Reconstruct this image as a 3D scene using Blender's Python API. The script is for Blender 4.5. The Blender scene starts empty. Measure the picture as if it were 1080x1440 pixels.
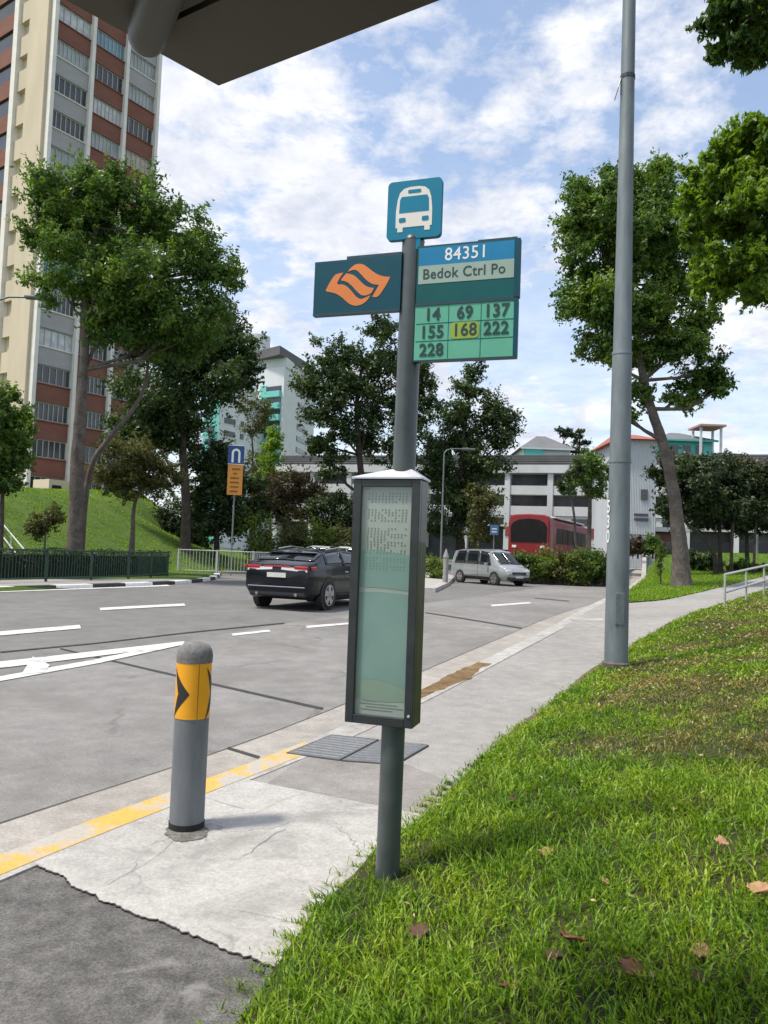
import bpy, math, random
import numpy as np
from mathutils import Vector
random.seed(7)
RNG = np.random.default_rng(11)
R_ = math.radians
SC = bpy.context.scene
COL = SC.collection

# ------------------------------------------------------------------ camera
PITCH, ROLL, CAMZ = R_(3.1), R_(2.1), 1.55
CF = np.array([0, math.cos(PITCH), math.sin(PITCH)])
_u0 = np.array([0, -math.sin(PITCH), math.cos(PITCH)])
_r0 = np.array([1.0, 0, 0])
CR = math.cos(ROLL) * _r0 + math.sin(ROLL) * _u0
CU = -math.sin(ROLL) * _r0 + math.cos(ROLL) * _u0
CP = np.array([0, 0, CAMZ])
cam_d = bpy.data.cameras.new('camera')
cam = bpy.data.objects.new('camera', cam_d)
COL.objects.link(cam)
cam_d.sensor_fit = 'HORIZONTAL'
cam_d.sensor_width = 36
cam_d.lens = 36
cam_d.clip_start = 0.05
cam_d.clip_end = 4000
from mathutils import Matrix
M3 = Matrix(((CR[0], CU[0], -CF[0]), (CR[1], CU[1], -CF[1]), (CR[2], CU[2], -CF[2])))
cam.matrix_world = Matrix.Translation(CP) @ M3.to_4x4()
SC.camera = cam

# ------------------------------------------------------------------ light
SUN_EL = R_(63)
SUN_DIR = np.array([-0.80, -0.30, 0.0]); SUN_DIR /= np.linalg.norm(SUN_DIR)
SUN_V = np.array([SUN_DIR[0] * math.cos(SUN_EL), SUN_DIR[1] * math.cos(SUN_EL), math.sin(SUN_EL)])
sd = bpy.data.lights.new('sun', 'SUN')
sd.energy = 3.2
sd.angle = R_(7)
sd.color = (1.0, 0.93, 0.82)
sun = bpy.data.objects.new('sun', sd)
COL.objects.link(sun)
sun.rotation_euler = Vector(SUN_V).to_track_quat('Z', 'Y').to_euler()

W = bpy.data.worlds.new('World')
SC.world = W
W.use_nodes = True
nt = W.node_tree
nt.nodes.clear()
def N(t, **k):
    n = nt.nodes.new(t)
    for a, b in k.items(): setattr(n, a, b)
    return n
out = N('ShaderNodeOutputWorld'); bg = N('ShaderNodeBackground')
sky = N('ShaderNodeTexSky', sky_type='NISHITA', sun_disc=False, sun_elevation=SUN_EL,
        sun_rotation=math.atan2(SUN_V[0], SUN_V[1]), air_density=1.0, dust_density=1.2, ozone_density=1.5)
bg.inputs['Strength'].default_value = 0.15
tc = N('ShaderNodeTexCoord'); sp = N('ShaderNodeSeparateXYZ')
nt.links.new(tc.outputs['Generated'], sp.inputs[0])
za = N('ShaderNodeMath', operation='ADD'); za.inputs[1].default_value = 0.16
nt.links.new(sp.outputs['Z'], za.inputs[0])
zm = N('ShaderNodeMath', operation='MAXIMUM'); zm.inputs[1].default_value = 0.05
nt.links.new(za.outputs[0], zm.inputs[0])
dx = N('ShaderNodeMath', operation='DIVIDE'); dy = N('ShaderNodeMath', operation='DIVIDE')
nt.links.new(sp.outputs['X'], dx.inputs[0]); nt.links.new(zm.outputs[0], dx.inputs[1])
nt.links.new(sp.outputs['Y'], dy.inputs[0]); nt.links.new(zm.outputs[0], dy.inputs[1])
cb = N('ShaderNodeCombineXYZ')
nt.links.new(dx.outputs[0], cb.inputs[0]); nt.links.new(dy.outputs[0], cb.inputs[1])
cb.inputs[2].default_value = 3.7
def wnoise(scale, detail, rough, dist):
    n = N('ShaderNodeTexNoise'); n.inputs['Scale'].default_value = scale
    n.inputs['Detail'].default_value = detail; n.inputs['Roughness'].default_value = rough
    n.inputs['Distortion'].default_value = dist
    nt.links.new(cb.outputs[0], n.inputs['Vector']); return n
n1 = wnoise(2.3, 4.0, 0.55, 0.25); n2 = wnoise(10.0, 10.0, 0.64, 0.12)
mx = N('ShaderNodeMath', operation='MULTIPLY_ADD'); mx.inputs[1].default_value = 0.75
nt.links.new(n1.outputs['Fac'], mx.inputs[0])
m2 = N('ShaderNodeMath', operation='MULTIPLY'); m2.inputs[1].default_value = 0.55
nt.links.new(n2.outputs['Fac'], m2.inputs[0]); nt.links.new(m2.outputs[0], mx.inputs[2])
cr = N('ShaderNodeValToRGB')
cr.color_ramp.elements[0].position = 0.575; cr.color_ramp.elements[0].color = (0, 0, 0, 1)
cr.color_ramp.elements[1].position = 0.735; cr.color_ramp.elements[1].color = (1, 1, 1, 1)
nt.links.new(mx.outputs[0], cr.inputs[0])
# clouds thicken towards the horizon
hz = N('ShaderNodeMapRange'); hz.inputs['From Min'].default_value = 0.0; hz.inputs['From Max'].default_value = 0.5
hz.inputs['To Min'].default_value = 0.75; hz.inputs['To Max'].default_value = 0.14
nt.links.new(sp.outputs['Z'], hz.inputs['Value'])
ad = N('ShaderNodeMath', operation='MAXIMUM')
nt.links.new(cr.outputs[0], ad.inputs[0]); nt.links.new(hz.outputs[0], ad.inputs[1])
n3 = wnoise(5.3, 8.0, 0.65, 0.2)
cc = N('ShaderNodeValToRGB')
cc.color_ramp.elements[0].position = 0.35; cc.color_ramp.elements[0].color = (3.4, 3.65, 4.3, 1)
cc.color_ramp.elements[1].position = 0.62; cc.color_ramp.elements[1].color = (5.1, 5.15, 5.35, 1)
nt.links.new(n3.outputs['Fac'], cc.inputs[0])
mix = N('ShaderNodeMix', data_type='RGBA')
nt.links.new(ad.outputs[0], mix.inputs['Factor'])
gain = N('ShaderNodeMix', data_type='RGBA', blend_type='MULTIPLY'); gain.inputs['Factor'].default_value = 1.0; gain.inputs['B'].default_value = (1.30, 1.25, 1.18, 1)
nt.links.new(sky.outputs[0], gain.inputs['A']); nt.links.new(gain.outputs['Result'], mix.inputs['A']); nt.links.new(cc.outputs[0], mix.inputs['B'])
nt.links.new(mix.outputs['Result'], bg.inputs['Color'])
nt.links.new(bg.outputs[0], out.inputs[0])
SC.view_settings.view_transform = 'Standard'
SC.view_settings.look = 'None'
SC.view_settings.exposure = 0.45
SC.view_settings.gamma = 1.0

# ------------------------------------------------------------------ ground heights
def S(t):
    t = np.clip(t, 0, 1); return t * t * (3 - 2 * t)
RD = np.array([0.3567, 0.9342]); RL = np.array([-0.9342, 0.3567])
def so(x, y): return x * RD[0] + y * RD[1], x * RL[0] + y * RL[1]
def xy(s, o): return s * RD[0] + o * RL[0], s * RD[1] + o * RL[1]
def zroad(x, y):
    return -0.12 + 0.25 * S((y - 7) / 13) + 0.95 * S((y - 43) / 17)
def zlift(x, y): return 0.055 * np.clip(x - 3.6, 0, 24)
def zwalk(x, y): return zroad(x, y) + 0.12 + zlift(x, y)
def zhill(x, y):
    s, o = so(x, y)
    k = 1 - S((s - 1.5 * np.maximum(0, o - 31) - 36) / 11)
    return 4.3 * S((o - 22.3) / 12.5) * k
def zleft(x, y): return zroad(x, y) + 0.12 + zhill(x, y)
def ray(px, py): return CF + (px - 540) / 1080 * CR + (720 - py) / 1080 * CU
def at(px, py, depth): return CP + ray(px, py) * depth
def G(px, py, hf=zroad, dz=0.0):
    d = ray(px, py); t = 1.0
    while t < 300:
        q = CP + d * t
        if q[2] <= hf(q[0], q[1]) + dz: break
        t += 0.01
    return q

# ------------------------------------------------------------------ materials
def new_mat(name):
    m = bpy.data.materials.new(name); m.use_nodes = True
    return m, m.node_tree, m.node_tree.nodes['Principled BSDF']
def _nz(t, scale, detail=6, rough=0.6, coord='Object', dist=0.0, stretch=None):
    c = t.nodes.new('ShaderNodeTexCoord')
    n = t.nodes.new('ShaderNodeTexNoise')
    n.inputs['Scale'].default_value = scale; n.inputs['Detail'].default_value = detail
    n.inputs['Roughness'].default_value = rough; n.inputs['Distortion'].default_value = dist
    if stretch:
        mp = t.nodes.new('ShaderNodeMapping'); mp.inputs['Scale'].default_value = stretch
        t.links.new(c.outputs[coord], mp.inputs[0]); t.links.new(mp.outputs[0], n.inputs['Vector'])
    else: t.links.new(c.outputs[coord], n.inputs['Vector'])
    return n
def _ramp(t, src, stops):
    r = t.nodes.new('ShaderNodeValToRGB')
    e = r.color_ramp.elements
    while len(e) < len(stops): e.new(0.5)
    for q, (p, c) in zip(e, stops):
        q.position = p; q.color = (*c, 1)
    t.links.new(src, r.inputs[0]); return r
def _mixc(t, a, b, f, mode='MIX'):
    m = t.nodes.new('ShaderNodeMix'); m.data_type = 'RGBA'; m.blend_type = mode
    if isinstance(f, float): m.inputs['Factor'].default_value = f
    else: t.links.new(f, m.inputs['Factor'])
    for k, v in (('A', a), ('B', b)):
        if isinstance(v, tuple): m.inputs[k].default_value = (*v, 1)
        else: t.links.new(v, m.inputs[k])
    return m.outputs['Result']
def _bump(t, p, h, strength, dist=0.01):
    b = t.nodes.new('ShaderNodeBump'); b.inputs['Strength'].default_value = strength; b.inputs['Distance'].default_value = dist
    t.links.new(h, b.inputs['Height']); t.links.new(b.outputs[0], p.inputs['Normal'])
def mat(name, c, rough=0.6, var=0.12, scale=4.0, metal=0.0, bump=0.0, spec=0.5, coat=0.0, stretch=None):
    m, t, p = new_mat(name)
    n = _nz(t, scale, stretch=stretch)
    lo = tuple(max(0, x * (1 - var)) for x in c); hi = tuple(min(1, x * (1 + var)) for x in c)
    r = _ramp(t, n.outputs['Fac'], [(0.3, lo), (0.7, hi)])
    t.links.new(r.outputs[0], p.inputs['Base Color'])
    p.inputs['Roughness'].default_value = rough; p.inputs['Metallic'].default_value = metal
    p.inputs['Specular IOR Level'].default_value = spec; p.inputs['Coat Weight'].default_value = coat
    if bump: _bump(t, p, n.outputs['Fac'], bump)
    return m
def surf(name, stops, s1, s2, fine=0.25, rough=0.85, bump=0.3, blotch=None, cracks=0.0, crack_scale=1.0, speck=60, grain=(0.72, 1.22)):
    """rough mineral surface: broad tone, blotches, grain, optional hairline cracks"""
    m, t, p = new_mat(name)
    a = _nz(t, s1, 8, 0.6, dist=0.4)
    col = _ramp(t, a.outputs['Fac'], stops).outputs[0]
    b = _nz(t, s2, 8, 0.7)
    g = _ramp(t, b.outputs['Fac'], [(0.3, (1 - fine,) * 3), (0.7, (1 + fine * 0.6,) * 3)]).outputs[0]
    col = _mixc(t, col, g, 1.0, 'MULTIPLY')
    f = _nz(t, speck, 3, 0.8)
    g2 = _ramp(t, f.outputs['Fac'], [(0.35, (grain[0],) * 3), (0.65, (grain[1],) * 3)]).outputs[0]
    col = _mixc(t, col, g2, 0.7, 'MULTIPLY')
    if blotch:
        n = _nz(t, blotch[0], 7, 0.65, dist=0.8)
        k = _ramp(t, n.outputs['Fac'], [(blotch[1], (0, 0, 0)), (blotch[1] + 0.12, (1, 1, 1))]).outputs[0]
        mm = t.nodes.new('ShaderNodeMath'); mm.operation = 'MULTIPLY'; mm.inputs[1].default_value = blotch[3]
        t.links.new(k, mm.inputs[0]); col = _mixc(t, col, blotch[2], mm.outputs[0])
    if cracks:
        c = t.nodes.new('ShaderNodeTexCoord'); wn = _nz(t, 1.7, 5, 0.6)
        av = t.nodes.new('ShaderNodeVectorMath'); av.operation = 'MULTIPLY_ADD'
        av.inputs[1].default_value = (0.55, 0.55, 0.0)
        t.links.new(wn.outputs['Color'], av.inputs[0]); t.links.new(c.outputs['Object'], av.inputs[2])
        v = t.nodes.new('ShaderNodeTexVoronoi'); v.feature = 'DISTANCE_TO_EDGE'; v.inputs['Scale'].default_value = crack_scale
        t.links.new(av.outputs[0], v.inputs['Vector'])
        k = _ramp(t, v.outputs['Distance'], [(0.0, (1, 1, 1)), (0.008, (0, 0, 0))]).outputs[0]
        gate = _ramp(t, _nz(t, 0.9, 3).outputs['Fac'], [(0.48, (0, 0, 0)), (0.56, (1, 1, 1))]).outputs[0]
        kk = _mixc(t, k, gate, 1.0, 'MULTIPLY')
        mm = t.nodes.new('ShaderNodeMath'); mm.operation = 'MULTIPLY'; mm.inputs[1].default_value = cracks
        t.links.new(kk, mm.inputs[0]); col = _mixc(t, col, (0.09, 0.086, 0.08), mm.outputs[0])
    t.links.new(col, p.inputs['Base Color'])
    p.inputs['Roughness'].default_value = rough; p.inputs['Specular IOR Level'].default_value = 0.25
    _bump(t, p, f.outputs['Fac'], bump, 0.006)
    return m
def leaf_mat(name, dark, mid, light, scale=1.2, trans=0.35, rough=0.5):
    m, t, p = new_mat(name)
    n = _nz(t, scale, 4, 0.6, coord='Object')
    n2 = _nz(t, scale * 9, 2, 0.5, coord='Object')
    ma = t.nodes.new('ShaderNodeMath'); ma.operation = 'MULTIPLY_ADD'; ma.inputs[1].default_value = 0.45
    t.links.new(n2.outputs['Fac'], ma.inputs[0])
    mb = t.nodes.new('ShaderNodeMath'); mb.operation = 'MULTIPLY'; mb.inputs[1].default_value = 0.62
    t.links.new(n.outputs['Fac'], mb.inputs[0]); t.links.new(mb.outputs[0], ma.inputs[2])
    c = _ramp(t, ma.outputs[0], [(0.36, dark), (0.54, mid), (0.70, light)]).outputs[0]
    t.links.new(c, p.inputs['Base Color'])
    p.inputs['Roughness'].default_value = rough; p.inputs['Specular IOR Level'].default_value = 0.4
    tr = t.nodes.new('ShaderNodeBsdfTranslucent')
    bright = _mixc(t, c, (1.3, 1.35, 0.6), 1.0, 'MULTIPLY')
    t.links.new(bright, tr.inputs['Color'])
    ms = t.nodes.new('ShaderNodeMixShader'); ms.inputs[0].default_value = trans
    o = t.nodes['Material Output']
    t.links.new(p.outputs[0], ms.inputs[1]); t.links.new(tr.outputs[0], ms.inputs[2]); t.links.new(ms.outputs[0], o.inputs['Surface'])
    return m

M = {}
M['asphalt'] = surf('road asphalt', [(0.3, (0.155, 0.152, 0.147)), (0.7, (0.205, 0.201, 0.194))], 0.22, 2.2, 0.2, 0.85, 0.35, blotch=(0.5, 0.56, (0.15, 0.147, 0.145), 0.5), speck=90, grain=(0.6, 1.35))
M['concrete_lane'] = surf('concrete bus lane', [(0.3, (0.195, 0.19, 0.182)), (0.7, (0.27, 0.263, 0.252))], 0.35, 3.0, 0.22, 0.85, 0.3, blotch=(0.42, 0.52, (0.165, 0.158, 0.148), 0.6), cracks=0.5, crack_scale=0.25, speck=90, grain=(0.62, 1.32))
M['gutter'] = surf('gutter concrete', [(0.3, (0.29, 0.27, 0.24)), (0.7, (0.40, 0.375, 0.34))], 0.8, 6.0, 0.22, 0.9, 0.4, blotch=(1.6, 0.6, (0.2, 0.17, 0.13), 0.7))
M['kerb'] = surf('kerb concrete', [(0.3, (0.33, 0.32, 0.30)), (0.7, (0.48, 0.465, 0.44))], 1.2, 8.0, 0.25, 0.9, 0.4, blotch=(2.2, 0.58, (0.2, 0.17, 0.14), 0.7))
M['walk'] = surf('footpath concrete', [(0.3, (0.27, 0.26, 0.245)), (0.7, (0.35, 0.339, 0.322))], 0.5, 5.0, 0.2, 0.9, 0.25, blotch=(0.9, 0.6, (0.235, 0.225, 0.205), 0.55))
M['walk_patch'] = surf('older footpath concrete', [(0.3, (0.22, 0.21, 0.195)), (0.7, (0.31, 0.295, 0.275))], 0.9, 6.0, 0.2, 0.9, 0.3, blotch=(1.6, 0.58, (0.2, 0.19, 0.175), 0.5))
M['pad'] = surf('pale concrete pad', [(0.3, (0.36, 0.35, 0.33)), (0.7, (0.485, 0.472, 0.445))], 1.1, 7.0, 0.16, 0.85, 0.25, blotch=(1.5, 0.53, (0.22, 0.213, 0.197), 0.65), cracks=0.75, crack_scale=1.25)
M['old_asphalt'] = surf('worn asphalt', [(0.3, (0.10, 0.097, 0.092)), (0.7, (0.19, 0.185, 0.177))], 1.6, 9.0, 0.45, 0.9, 0.9, blotch=(3.0, 0.54, (0.32, 0.31, 0.30), 0.6), speck=120, grain=(0.42, 1.75))
M['joint'] = mat('tar joint', (0.045, 0.043, 0.04), 0.9, 0.3, 12)
M['dirt'] = surf('gutter dirt', [(0.3, (0.12, 0.075, 0.035)), (0.7, (0.26, 0.17, 0.085))], 3.0, 14.0, 0.4, 0.95, 0.6)
M['soil_edge'] = surf('path edge soil', [(0.3, (0.09, 0.065, 0.04)), (0.7, (0.22, 0.17, 0.11))], 5.0, 20.0, 0.4, 0.95, 0.7)
def worn_paint(name, c, under, thr, scale=5.0):
    m, t, p = new_mat(name)
    n = _nz(t, scale, 9, 0.72, dist=0.6)
    k = _ramp(t, n.outputs['Fac'], [(thr - 0.05, (1, 1, 1)), (thr + 0.05, (0, 0, 0))]).outputs[0]
    f = _nz(t, 50, 3, 0.8)
    g = _ramp(t, f.outputs['Fac'], [(0.3, (0.8,) * 3), (0.7, (1.1,) * 3)]).outputs[0]
    col = _mixc(t, _mixc(t, under, c, k), g, 0.8, 'MULTIPLY')
    t.links.new(col, p.inputs['Base Color']); p.inputs['Roughness'].default_value = 0.8
    return m
M['white_line'] = worn_paint('white road paint', (0.60, 0.60, 0.58), (0.30, 0.295, 0.285), 0.58, 3.0)
M['yellow_line'] = worn_paint('worn yellow paint', (0.62, 0.38, 0.085), (0.42, 0.40, 0.36), 0.505, 3.2)
M['lawn'] = surf('mown lawn', [(0.3, (0.055, 0.105, 0.018)), (0.7, (0.10, 0.165, 0.032))], 0.35, 3.5, 0.35, 0.95, 0.8, blotch=(0.22, 0.6, (0.13, 0.14, 0.045), 0.55), speck=30)
M['soil'] = surf('turf soil', [(0.3, (0.022, 0.030, 0.010)), (0.7, (0.06, 0.062, 0.022))], 1.2, 9.0, 0.4, 0.95, 0.9, blotch=(0.9, 0.58, (0.10, 0.065, 0.032), 0.6), speck=70)

# ------------------------------------------------------------------ object helpers
OFF = {}
def tag(o, label=None, cat=None, group=None, kind=None):
    if label: o['label'] = label
    if cat: o['category'] = cat
    if group: o['group'] = group
    if kind: o['kind'] = kind
    return o
def empty(name, loc, label, cat, rz=0.0, group=None):
    o = bpy.data.objects.new(name, None); COL.objects.link(o)
    o.location = loc; o.rotation_euler = (0, 0, rz); o.empty_display_size = 0.2
    OFF[o.name] = np.array(loc, float) if rz == 0 else np.zeros(3)
    return tag(o, label, cat, group)
def link(name, me, parent=None, m=None):
    o = bpy.data.objects.new(name, me); COL.objects.link(o)
    if m is not None: me.materials.append(m)
    if parent is not None: o.parent = parent
    return o
def npmesh(name, V, F, smooth=False):
    me = bpy.data.meshes.new(name)
    V = np.asarray(V, float)
    me.from_pydata(V.tolist(), [], [list(map(int, f)) for f in F])
    if smooth: me.polygons.foreach_set('use_smooth', [True] * len(me.polygons))
    me.update(); return me
def quadmesh(name, V, nv):
    """fast mesh of n separate faces of nv verts each"""
    V = np.asarray(V, np.float32).reshape(-1, 3); n = len(V) // nv
    me = bpy.data.meshes.new(name)
    me.vertices.add(len(V)); me.vertices.foreach_set('co', V.ravel())
    me.loops.add(n * nv); me.loops.foreach_set('vertex_index', np.arange(n * nv, dtype=np.int32))
    me.polygons.add(n); me.polygons.foreach_set('loop_start', np.arange(0, n * nv, nv, dtype=np.int32))
    me.polygons.foreach_set('loop_total', np.full(n, nv, np.int32))
    me.update(calc_edges=True); return me
class MB:
    def __init__(s): s.v = []; s.f = []
    def add(s, V, F):
        b = len(s.v); s.v += [tuple(map(float, p)) for p in V]; s.f += [[b + i for i in f] for f in F]; return s
    def box(s, c, size, ex=(1, 0, 0), ey=(0, 1, 0), ez=(0, 0, 1)):
        c = np.array(c, float); ex, ey, ez = (np.array(a, float) * h / 2 for a, h in zip((ex, ey, ez), size))
        V = [c + a * ex + b * ey + d * ez for d in (-1, 1) for b in (-1, 1) for a in (-1, 1)]
        return s.add(V, [(0, 2, 3, 1), (4, 5, 7, 6), (0, 1, 5, 4), (2, 6, 7, 3), (0, 4, 6, 2), (1, 3, 7, 5)])
    def tube(s, pts, rad, n=10, caps=True, jit=0.0):
        pts = [np.array(p, float) for p in pts]
        if not hasattr(rad, '__len__'): rad = [rad] * len(pts)
        V = []; ref = None
        for i, p in enumerate(pts):
            d = pts[min(i + 1, len(pts) - 1)] - pts[max(i - 1, 0)]; d /= np.linalg.norm(d) + 1e-9
            if ref is None: ref = np.array([1.0, 0, 0]) if abs(d[0]) < 0.8 else np.array([0, 1.0, 0])
            a = np.cross(d, ref); a /= np.linalg.norm(a) + 1e-9; b = np.cross(d, a); ref = -np.cross(d, a) * 0 + np.cross(a, d)
            for k in range(n):
                t = 2 * math.pi * k / n
                V.append(p + rad[i] * (1 + jit * (math.sin(3 * t + 0.6 * i) + 0.6 * math.sin(5 * t - 0.9 * i + 1) + RNG.normal(0, 0.5))) * (math.cos(t) * a + math.sin(t) * b) if jit else p + rad[i] * (math.cos(t) * a + math.sin(t) * b))
        F = []
        for i in range(len(pts) - 1):
            for k in range(n):
                k2 = (k + 1) % n
                F.append((i * n + k, (i + 1) * n + k, (i + 1) * n + k2, i * n + k2))
        if caps:
            F.append(list(range(n))); F.append([(len(pts) - 1) * n + k for k in range(n)][::-1])
        return s.add(V, F)
    def prism(s, poly, o, e, u, n, d0, d1):
        """2-D polygon (a,b) in plane o+a e+b u, extruded d0..d1 along n"""
        o, e, u, n = (np.array(a, float) for a in (o, e, u, n)); k = len(poly)
        V = [o + a * e + b * u + d * n for d in (d0, d1) for a, b in poly]
        F = [list(range(k))[::-1], [k + i for i in range(k)]]
        F += [(i, (i + 1) % k, k + (i + 1) % k, k + i) for i in range(k)]
        return s.add(V, F)
    def build(s, name, m, parent=None, smooth=False, bevel=0.0, seg=2, tri=False):
        V = np.array(s.v)
        q = parent
        off = np.zeros(3)
        if parent is not None:
            while q.parent is not None: q = q.parent
            off = OFF.get(q.name, np.zeros(3))
        me = npmesh(name, V - off, s.f, smooth)
        o = link(name, me, parent, m)
        if smooth:
            md = o.modifiers.new('split', 'EDGE_SPLIT'); md.split_angle = R_(40)
        if bevel:
            md = o.modifiers.new('bevel', 'BEVEL'); md.width = bevel; md.segments = seg; md.limit_method = 'ANGLE'
        return o
def grid(name, A, B, n, m_, hf, mat_, dz=0.0, kind='structure', prof=None):
    """sheet lofted between two plan polylines A and B, draped on hf"""
    A = resamp(A, n); B = resamp(B, n)
    V = []; F = []
    for i in range(n):
        for j in range(m_):
            t = j / (m_ - 1); p = A[i] * (1 - t) + B[i] * t
            V.append((p[0], p[1], hf(p[0], p[1]) + dz))
    for i in range(n - 1):
        for j in range(m_ - 1):
            F.append((i * m_ + j, i * m_ + j + 1, (i + 1) * m_ + j + 1, (i + 1) * m_ + j))
    me = npmesh(name, V, F, True); o = link(name, me, None, mat_)
    # keep normals up
    if me.polygons[0].normal.z < 0: me.flip_normals()
    if kind: o['kind'] = kind
    return o
def resamp(P, n):
    P = np.array(P, float)[:, :2]
    L = np.r_[0, np.cumsum(np.linalg.norm(np.diff(P, axis=0), axis=1))]
    t = np.linspace(0, L[-1], n)
    return np.c_[np.interp(t, L, P[:, 0]), np.interp(t, L, P[:, 1])]
def drape(name, poly, hf, m, dz, kind='structure', cell=0.35):
    """flat plan polygon (xy list, convex or 4-gon) as a draped sheet"""
    poly = [np.array(p[:2], float) for p in poly]
    if len(poly) == 4:
        L = max(np.linalg.norm(poly[1] - poly[0]), np.linalg.norm(poly[2] - poly[3]))
        n = max(2, int(L / cell) + 1)
        return grid(name, [poly[0], poly[1]], [poly[3], poly[2]], n, 4, hf, m, dz, kind)
    V = [(p[0], p[1], hf(p[0], p[1]) + dz) for p in poly]
    me = npmesh(name, V, [list(range(len(V)))])
    if me.polygons[0].normal.z < 0: me.flip_normals()
    o = link(name, me, None, m)
    if kind: o['kind'] = kind
    return o

# ------------------------------------------------------------------ plan lines
def line_so(lst): return [np.array(xy(s, o)) for s, o in lst]
KERB = line_so([(-25, 3.9), (-5, 3.3), (3, 3.15), (4.2, 2.97), (5.35, 2.82), (6.6, 2.77), (8.4, 2.71), (11.4, 2.6), (15.3, 2.4), (23, 2.12), (30, 1.8), (42, 1.7), (62, 2.4), (90, 2.2), (140, -6)])
def smooth_line(P, n=1600, w=12):
    P = resamp(P, n); Q = np.pad(P, ((w, w), (0, 0)), mode='edge')
    Q[:w] = P[0] + (P[0] - P[1]) * np.arange(w, 0, -1)[:, None]; Q[-w:] = P[-1] + (P[-1] - P[-2]) * np.arange(1, w + 1)[:, None]
    return np.array([Q[i:i + 2 * w + 1].mean(0) for i in range(n)])
KERB = smooth_line(KERB)
def curve_off(P, d):
    P = np.array(P); T = np.gradient(P, axis=0); T /= np.linalg.norm(T, axis=1)[:, None]
    return P + np.c_[-T[:, 1], T[:, 0]] * d
GUT = curve_off(KERB, 0.62)
EDGEP = [G(px, py, zwalk)[:2] for px, py in [(350, 1355), (372, 1330), (440, 1275), (520, 1206), (590, 1145), (660, 1080), (750, 1008), (840, 942), (900, 902), (960, 869), (1010, 853), (1080, 829)]]
d0 = np.array(xy(1, 0)) ; last = EDGEP[-1] - EDGEP[-3]; last /= np.linalg.norm(last)
EDGE = [np.array(xy(-25, 0.6)), np.array(xy(-3, 1.05)), np.array(xy(1.2, 1.25)), np.array(xy(2.3, 1.36))] + EDGEP + [EDGEP[-1] + last * 20, EDGEP[-1] + last * 60]
EDGE = resamp(EDGE, 1600)
VERGE_N = [G(px, py, zwalk)[:2] for px, py in [(884, 848), (930, 845), (985, 833), (1040, 819), (1080, 809)]]
l2 = VERGE_N[-1] - VERGE_N[-2]; l2 /= np.linalg.norm(l2)
VERGE_N += [VERGE_N[-1] + l2 * 60]
FARK = line_so([(-60, 16.6), (-5, 17.0), (8, 17.4), (14, 17.3), (18, 17.2), (21, 17.1), (23.5, 17.2), (26, 17.7), (29, 18.9), (32, 20.6), (34.8, 22.3), (37, 24.0)])
FARK2 = line_so([(45, 26), (45.3, 21.6), (46, 20.2), (47.5, 18.6), (50, 17.6), (54, 16.9), (60, 16.6), (150, 8)])

# ------------------------------------------------------------------ setting: ground sheets
def base_height(x, y):
    s, o = so(x, y)
    right = zroad(x, y) - 0.2 + np.where(o < 1.5, np.minimum(zlift(x, y), 0.03 * np.clip(x - 3.6, 0, 24)), 0) - 0.1 * (o < 1.5)
    left = zleft(x, y)
    far_right = zwalk(x, y) - 0.25
    sk = np.interp(o, [17.15, 17.7, 18.9, 20.6, 22.3, 24.0, 26.0], [23.0, 26, 29, 32, 34.8, 37, 40])
    street = (o > 17.0) & (o < 26) & (s > sk - 0.3) & (s < 46)
    lotop = np.where(street, zroad(x, y) - 0.2, left)
    return np.where(o < 17.15, right, lotop)
def make_ground():
    a = np.r_[-900, -600, -400, -250, -160, -110, -80, np.arange(-60, -22, 3.0), np.arange(-22, 70, 1.0), np.arange(70, 120, 4), 130, 160, 200, 260, 350, 500, 700, 900]
    b = np.r_[-900, -500, -250, -140, -90, -60, -40, -20, -8, 0, 3, 8, 13, 16, 17.05, 17.25, np.arange(18, 48, 0.8), np.arange(48, 100, 4), 120, 150, 200, 300, 450, 700, 900]
    Sg, Og = np.meshgrid(a, b, indexing='ij')
    X, Y = xy(Sg, Og)
    Z = base_height(X, Y)
    V = np.c_[X.ravel(), Y.ravel(), Z.ravel()]
    nb = len(b)
    F = [(i * nb + j, (i + 1) * nb + j, (i + 1) * nb + j + 1, i * nb + j + 1) for i in range(len(a) - 1) for j in range(nb - 1)]
    me = npmesh('ground', V, F, True)
    if me.polygons[0].normal.z < 0: me.flip_normals()
    tag(link('ground', me, None, M['lawn']), kind='structure')
make_ground()
# carriageway: concrete lane beside the gutter, asphalt beyond
LANE = line_so([(-25, 8.2), (-5, 7.7), (5, 7.55), (12, 7.5), (18, 7.0), (30, 6.6), (60, 6.0), (90, 6.2), (140, -2)])
FAR = line_so([(-60, 16.62), (-5, 17.02), (8, 17.42), (14, 17.32), (18, 17.22), (30, 17.2), (45, 17.1), (60, 16.6), (90, 14.6), (150, 8)])
grid('road', LANE, FAR, 180, 14, zroad, M['asphalt'], 0.0)
grid('bus_lane', GUT, LANE, 180, 8, zroad, M['concrete_lane'], 0.004)
grid('gutter', KERB, GUT, 160, 4, zroad, M['gutter'], 0.006)
drape('side_street', [xy(22.5, 17.0), xy(38.5, 25.5), xy(46, 25.5), xy(50, 17.0)], zroad, M['asphalt'], 0.002, cell=1.0)
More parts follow.
